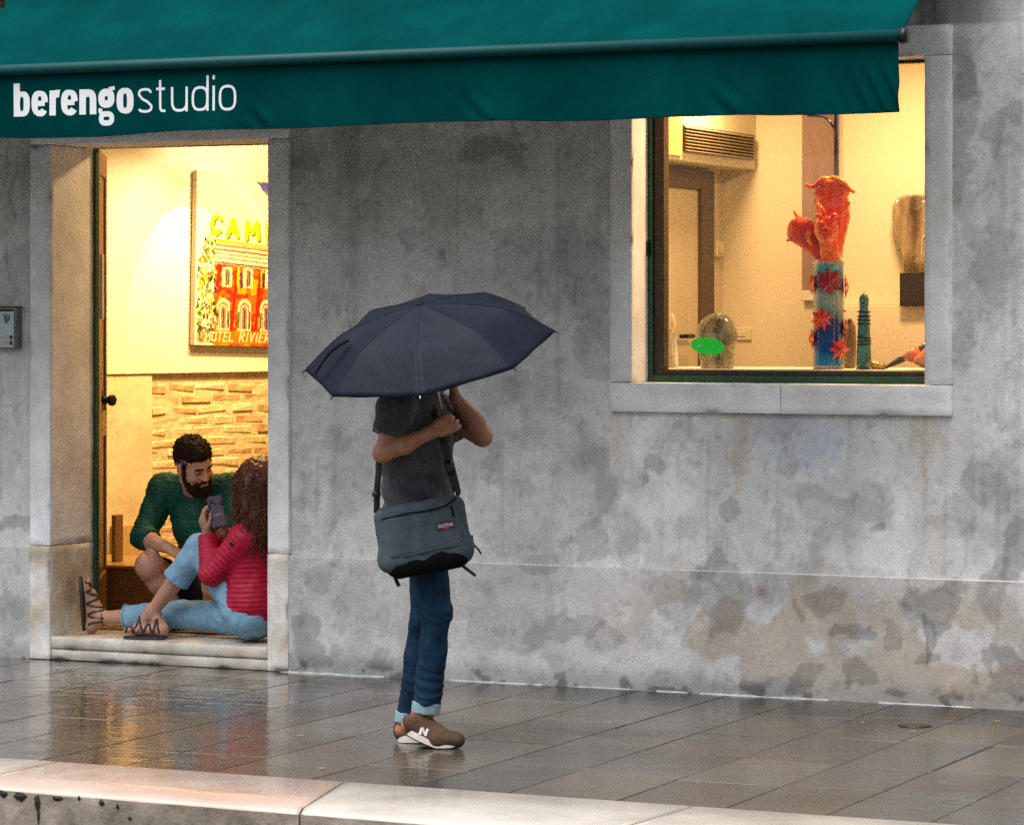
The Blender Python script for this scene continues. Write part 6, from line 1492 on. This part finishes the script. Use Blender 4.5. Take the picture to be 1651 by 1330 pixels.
# ------------------------------------------------------------------ bearded man crouching inside the door
M_grn = mat('bottle_green_quilted_nylon', (.004, .085, .062), .55, var=.2, scale=25, bump=.0006, bscale=150, grain=.14, spec=.4)
M_short = mat('dark_shorts', (.015, .012, .016), .85, var=.2, scale=30)
crm = thing('person', 'bearded man in bottle green jacket crouching inside the doorway looking at the phone', 'person', zq(wp(290, 1000, .85), STEP))
Yc = .80
hd3 = wp(313, 750, .62)
lookd = (wp(352, 835, .12) - hd3).normalized(); lf3 = (RT * .62 + TO * .66 - UP * .38).normalized()
sA, sB_ = wp(264, 788, .78), wp(372, 788, .82)
eA, wA = wp(230, 866, .64), wp(272, 884, .50); eB, wB = wp(392, 868, .70), wp(356, 880, .52)
kA, aA = wp(241, 912, .56), wp(284, 1003, .68); kB, aB = wp(350, 925, .58), wp(340, 1003, .72)
hA, hB = wp(292, 950, .92), wp(338, 950, .94)
for v in (aA, aB): v.z = STEP + .085
B = Body()
PH3, hf3, hs3, hu3 = head(B, hd3, lf3, UP + RT * -.22 + TO * .12, .122)
B.cap(wp(316, 800, .78), hd3 + UP * -.07 - hf3 * .03, .058, .056, .03)
B.cap(sA, sB_, .055, .055, .04); B.ell(wp(324, 840, .82), (.13, .12, .17), .04, rot_frame(RT, UP)); B.ell(wp(322, 920, .92), (.12, .12, .13), .05, rot_frame(RT, UP))
for a, e, w in ((sA, eA, wA), (sB_, eB, wB)):
    B.cap(a, e, .050, .042, .03); B.cap(e, e.lerp(w, .3), .040, .042, .02); B.cap(e.lerp(w, .3), w, .042, .028, .02)
for h_, k_a, a_ in ((hA, kA, aA), (hB, kB, aB)):
    B.cap(h_, k_a, .085, .064, .04); B.ell(k_a + TO * .012, (.066, .066, .070), .03); B.cap(k_a, k_a.lerp(a_, .35), .056, .062, .03); B.cap(k_a.lerp(a_, .35), a_, .062, .036, .02)
    B.cap(a_ - UP * .035, a_ - UP * .045 - FW * .17, .030, .024, .03)
hand(B, wA, (RT * .85 - UP * .45 + TO * .1), (-UP * .7 - TO * .3), 1, curl=((.5, .6, .6, .7), .7, .5), sc=.95, spread=.06, thumb=(.4, .5))
hand(B, wB, (-RT * .7 - UP * .4 + TO * .3), (-UP * .8 + TO * .2), -1, curl=((.4, .5, .5, .6), .6, .5), sc=.95, spread=.06, thumb=(.4, .5))
B.build('body', M_skin2, crm, .0042)
q_ = .122 / .115
Q3 = np.array([[hf3[i], hs3[i], hu3[i]] for i in range(3)])
# hair, cropped at the sides and full on top
def tuft(V, N): return V + N * (.020 * (nz(V, 55, 2) - .5) + .008 * (nz(V, 140, 5, 2) - .5))[:, None]
B = Body()
B.ell(PH3(-.022, 0, .046), (.100 * q_, .081 * q_, .088 * q_), .01, Q3, clip=[(PH3(.066, 0, .042), hf3 * .9 - hu3 * .75)])
B.ell(PH3(.030, .0, .092), (.058, .066, .034), .03, Q3); B.ell(PH3(-.02, 0, .096), (.070, .072, .036), .03, Q3)
for e in (-1, 1): B.cap(PH3(.026, e * .074, .03), PH3(.024, e * .071, -.030), .009, .008, .012)
h3 = B.build('hair', M_hair_d, crm, .0036, disp=tuft); fuzz('curls', h3, M_hair_d, crm, 700, .006, .015, .0016, .003, .1)
B = Body()
B.cap(PH3(.058, -.026, -.100), PH3(.058, .026, -.100), .031, .031, .02); B.ell(PH3(.066, 0, -.116), (.028, .032, .030), .02, Q3)
for e in (-1, 1):
    B.cap(PH3(.020, e * .070, -.040), PH3(.046, e * .048, -.088), .012, .022, .02); B.cap(PH3(.092, e * .002, -.048), PH3(.074, e * .034, -.066), .0095, .011, .008)
    B.cap(PH3(.070, e * .034, -.066), PH3(.068, e * .026, -.092), .014, .018, .012)
B.ell(PH3(.098, 0, -.063), (.030, .024, .0115), .004, Q3, sub=True)
b3 = B.build('beard', M_hair_d, crm, .0034, disp=lambda V, N: V + N * (.011 * (nz(V, 70, 2) - .5))[:, None]); fuzz('beard_hairs', b3, M_hair_d, crm, 800, .005, .012, .0012, .0015, -.6)
for e in (-1, 1):
    B = Body(); B.cap(PH3(.094, e * .014, .024), PH3(.078, e * .046, .023), .0055, .0045, .003); B.build('eyebrow', M_hair_d, crm, .0022)
    B = Body(); B.cap(PH3(.0805, e * .020, -.002), PH3(.0765, e * .040, -.003), .0042, .0032, .002); B.build('eye', M_eye, crm, .0018)
bones_c = [(np.array(wp(316, 960, .9)), np.array(wp(317, 790, .78)), .15), (np.array(sA), np.array(eA), .07), (np.array(eA), np.array(wA), .06), (np.array(sB_), np.array(eB), .07), (np.array(eB), np.array(wB), .06)]
B = Body()
B.ell(wp(324, 838, .82), (.150, .135, .175), .04, rot_frame(RT, UP)); B.ell(wp(326, 900, .88), (.135, .135, .14), .05, rot_frame(RT, UP), clip=[(wp(317, 935, .9), -UP)])
B.cap(sA, sB_, .075, .075, .05); B.cap(wp(316, 800, .77), wp(315, 782, .72), .075, .066, .03, clip=[(wp(315, 778, .70), UP * .8 + TO * .5)])
for a, e, w in ((sA, eA, wA), (sB_, eB, wB)):
    c = e.lerp(w, .34); B.cap(a, e, .074, .062, .04); B.cap(e, w, .062, .056, .02, clip=[(c, w - e)])
B.build('quilted_jacket', M_grn, crm, .0042, disp=quilt(bones_c, .021, .0022, .010))
B = Body()
for h_, k_a in ((hA, kA), (hB, kB)): c = h_.lerp(k_a, .72); B.cap(h_, k_a, .10, .076, .04, clip=[(c, k_a - h_)])
B.ell(wp(316, 945, .94), (.17, .14, .12), .05, rot_frame(RT, UP))
B.build('shorts', M_short, crm, .006, disp=wd2)
for a_ in (aA, aB):
    B = Body(); B.cap(a_ - UP * .045 - FW * -.03, a_ - UP * .052 - FW * .17, .034, .032, .02, RT, 1.2); B.cap(a_ + UP * 0, a_ - UP * .04, .042, .045, .02); B.build('shoe', M_short, crm, .005)
# ------------------------------------------------------------------ small things on the pavement
dc = onZ(1475, 1170)
drn = thing('drain_cover', 'small rusty oval drain cover set in the pavement near the wall at right', 'drain cover', (dc.x, dc.y, 0))
M_rust = mat('wet_rusty_iron', (.05, .022, .014), .35, metal=.3, var=.4, scale=40, bump=.001, bscale=90)
lathe('cover_plate', [(.062, .0), (.062, .004), (.055, .0055), (.0, .0055)], (dc.x, dc.y, 0), M_rust, drn, 28)
lathe('cover_rim', [(.070, .0), (.070, .003), (.064, .003)], (dc.x, dc.y, 0), M_black, drn, 28)
M_leaf = mat('fallen_yellow_leaf', (.55, .33, .07), .4, var=.3, scale=90)
M_butt = mat('pale_paper_scrap', (.60, .55, .48), .6, var=.2)
places = (('round drain cover', 1472, 1181), ('wall foot at the right edge', 1606, 1164), ('wall foot beyond the drain', 1391, 1166), ('kerb, just left of the walking man', 519, 1240), ('right door post, further from the wall', 483, 1187))
for nm_, px_, py_ in places:
    q = onZ(px_, py_); s_ = rnd.uniform(.008, .014); a = rnd.uniform(0, 3)
    bm = bmesh.new(); c = bm.verts.new((q.x, q.y, .008)); ring = []
    for k in range(9):
        t = 2 * math.pi * k / 9; r = s_ * (1.5 if k % 4 == 0 else .8) * rnd.uniform(.8, 1.2); ring.append(bm.verts.new((q.x + r * math.cos(t + a), q.y + r * math.sin(t + a), .0035 + .004 * rnd.random())))
    for k in range(9): bm.faces.new((c, ring[k], ring[(k + 1) % 9]))
    bmesh.ops.solidify(bm, geom=bm.faces[:], thickness=.001)
    o = bmobj('fallen_leaf', bm, M_leaf, None); prop(o, 'tiny yellow leaf on wet paving by the ' + nm_, 'leaf', 'fallen leaves on the wet paving')
# weeds in the joint under the doorstep
wq = onZ(219, 1068)
wd_t = thing('weed', 'tiny green weed growing in the joint below the doorstep', 'weed', (wq.x, wq.y, 0))
M_weed = mat('weed_green', (.035, .10, .02), .6, var=.3)
for q in range(9):
    a = rnd.uniform(0, 6.3); L = rnd.uniform(.012, .026); p = Vector((wq.x + rnd.uniform(-.012, .012), wq.y - .004, .001)); d = Vector((math.cos(a) * .7, math.sin(a) * .5 - .2, .8)).normalized(); s = d.cross(Vector((0, 0, 1))).normalized() * .004
    bm = bmesh.new(); v = [bm.verts.new(x) for x in (p, p + d * L * .5 + s, p + d * L, p + d * L * .5 - s)]; bm.faces.new(v); bmesh.ops.solidify(bm, geom=bm.faces[:], thickness=.0006); bmobj('leaf', bm, M_weed, wd_t)
# ------------------------------------------------------------------ lamps inside the rooms (gallery spots behind the facade)
def lamp(x, y, z, e, col, size, rot=(0, 0, 0), name='ceiling_lamp', label='ceiling lamp'):
    t = thing(name, label, 'lamp', (x, y, z))
    lathe('lamp_housing', [(size * .5 + .02, .0), (size * .5 + .02, .03)], (x, y, z), M_white, t, 20)
    ld = bpy.data.lights.new('lamp_light', 'AREA'); ld.shape = 'DISK'; ld.size = size; ld.energy = e; ld.color = col
    lo = bpy.data.objects.new('lamp_light', ld); COL.objects.link(lo); lo.parent = t; lo.location = (0, 0, -.012); lo.rotation_euler = rot
WARM = (1.0, .66, .30); WARM2 = (1.0, .62, .25)
wc = onW(330, 300)
def spot(x, y, z, target, e, col, ang, label):
    t = thing('ceiling_lamp', label, 'lamp', (x, y, z)); tg = (Vector(target) - Vector((x, y, z))).normalized()
    tube('lamp_housing', [Vector((x, y, z)) - tg * .10, Vector((x, y, z)) - tg * .005], .05, M_white, t, 16); tube('lamp_stem', [(x, y, z - .02), (x, y, 3.02)], .012, M_white, t, 8)
    ld = bpy.data.lights.new('lamp_light', 'SPOT'); ld.spot_size = math.radians(ang); ld.spot_blend = .7; ld.energy = e; ld.color = col; ld.shadow_soft_size = .05
    lo = bpy.data.objects.new('lamp_light', ld); COL.objects.link(lo); lo.parent = t; lo.location = tg * .01; lo.rotation_euler = tg.to_track_quat('-Z', 'Y').to_euler()
nW = Vector((wdir.y, -wdir.x, 0))
a1_ = onW(330, 250) + nW * 1.0; spot(a1_.x, a1_.y, 2.88, onW(380, 330), 38, (1.0, .70, .37), 95, 'ceiling spot washing the painting in the door room')
a2_ = onW(330, 250) + nW * 1.1 - wdir * .1; spot(a2_.x, a2_.y + .1, 2.88, onW(330, 720), 250, (1.0, .56, .17), 98, 'ceiling spot aimed at the bare brick below the painting')
a3_ = onW(230, 250) + nW * .9; spot(a3_.x, a3_.y, 2.88, onW(200, 560), 46, (1.0, .68, .32), 85, 'ceiling spot aimed at the wall beside the door leaf')
lamp(onY(360, HY, 1.3).x + .3, 1.5, 2.98, 17, (1.0, .62, .26), .3, label='added round fill lamp deep in the door room')  # fill light added to lift the darker parts of the door room
lamp(X(1440, .75), .75, 2.98, 18, (1.0, .63, .29), .3, label='ceiling lamp above the glass display')
lamp(X(1150, 1.6), 1.7, 2.98, 11, (1.0, .63, .29), .3, label='ceiling lamp near the gallery side wall')
spot(X(1440, .6), .62, 2.88, (WX0, .12, 2.0), 22, (1.0, .62, .34), 75, 'added spot behind the shop window glass, aimed at the stone reveal')  # added to brighten the left window reveal through the glass
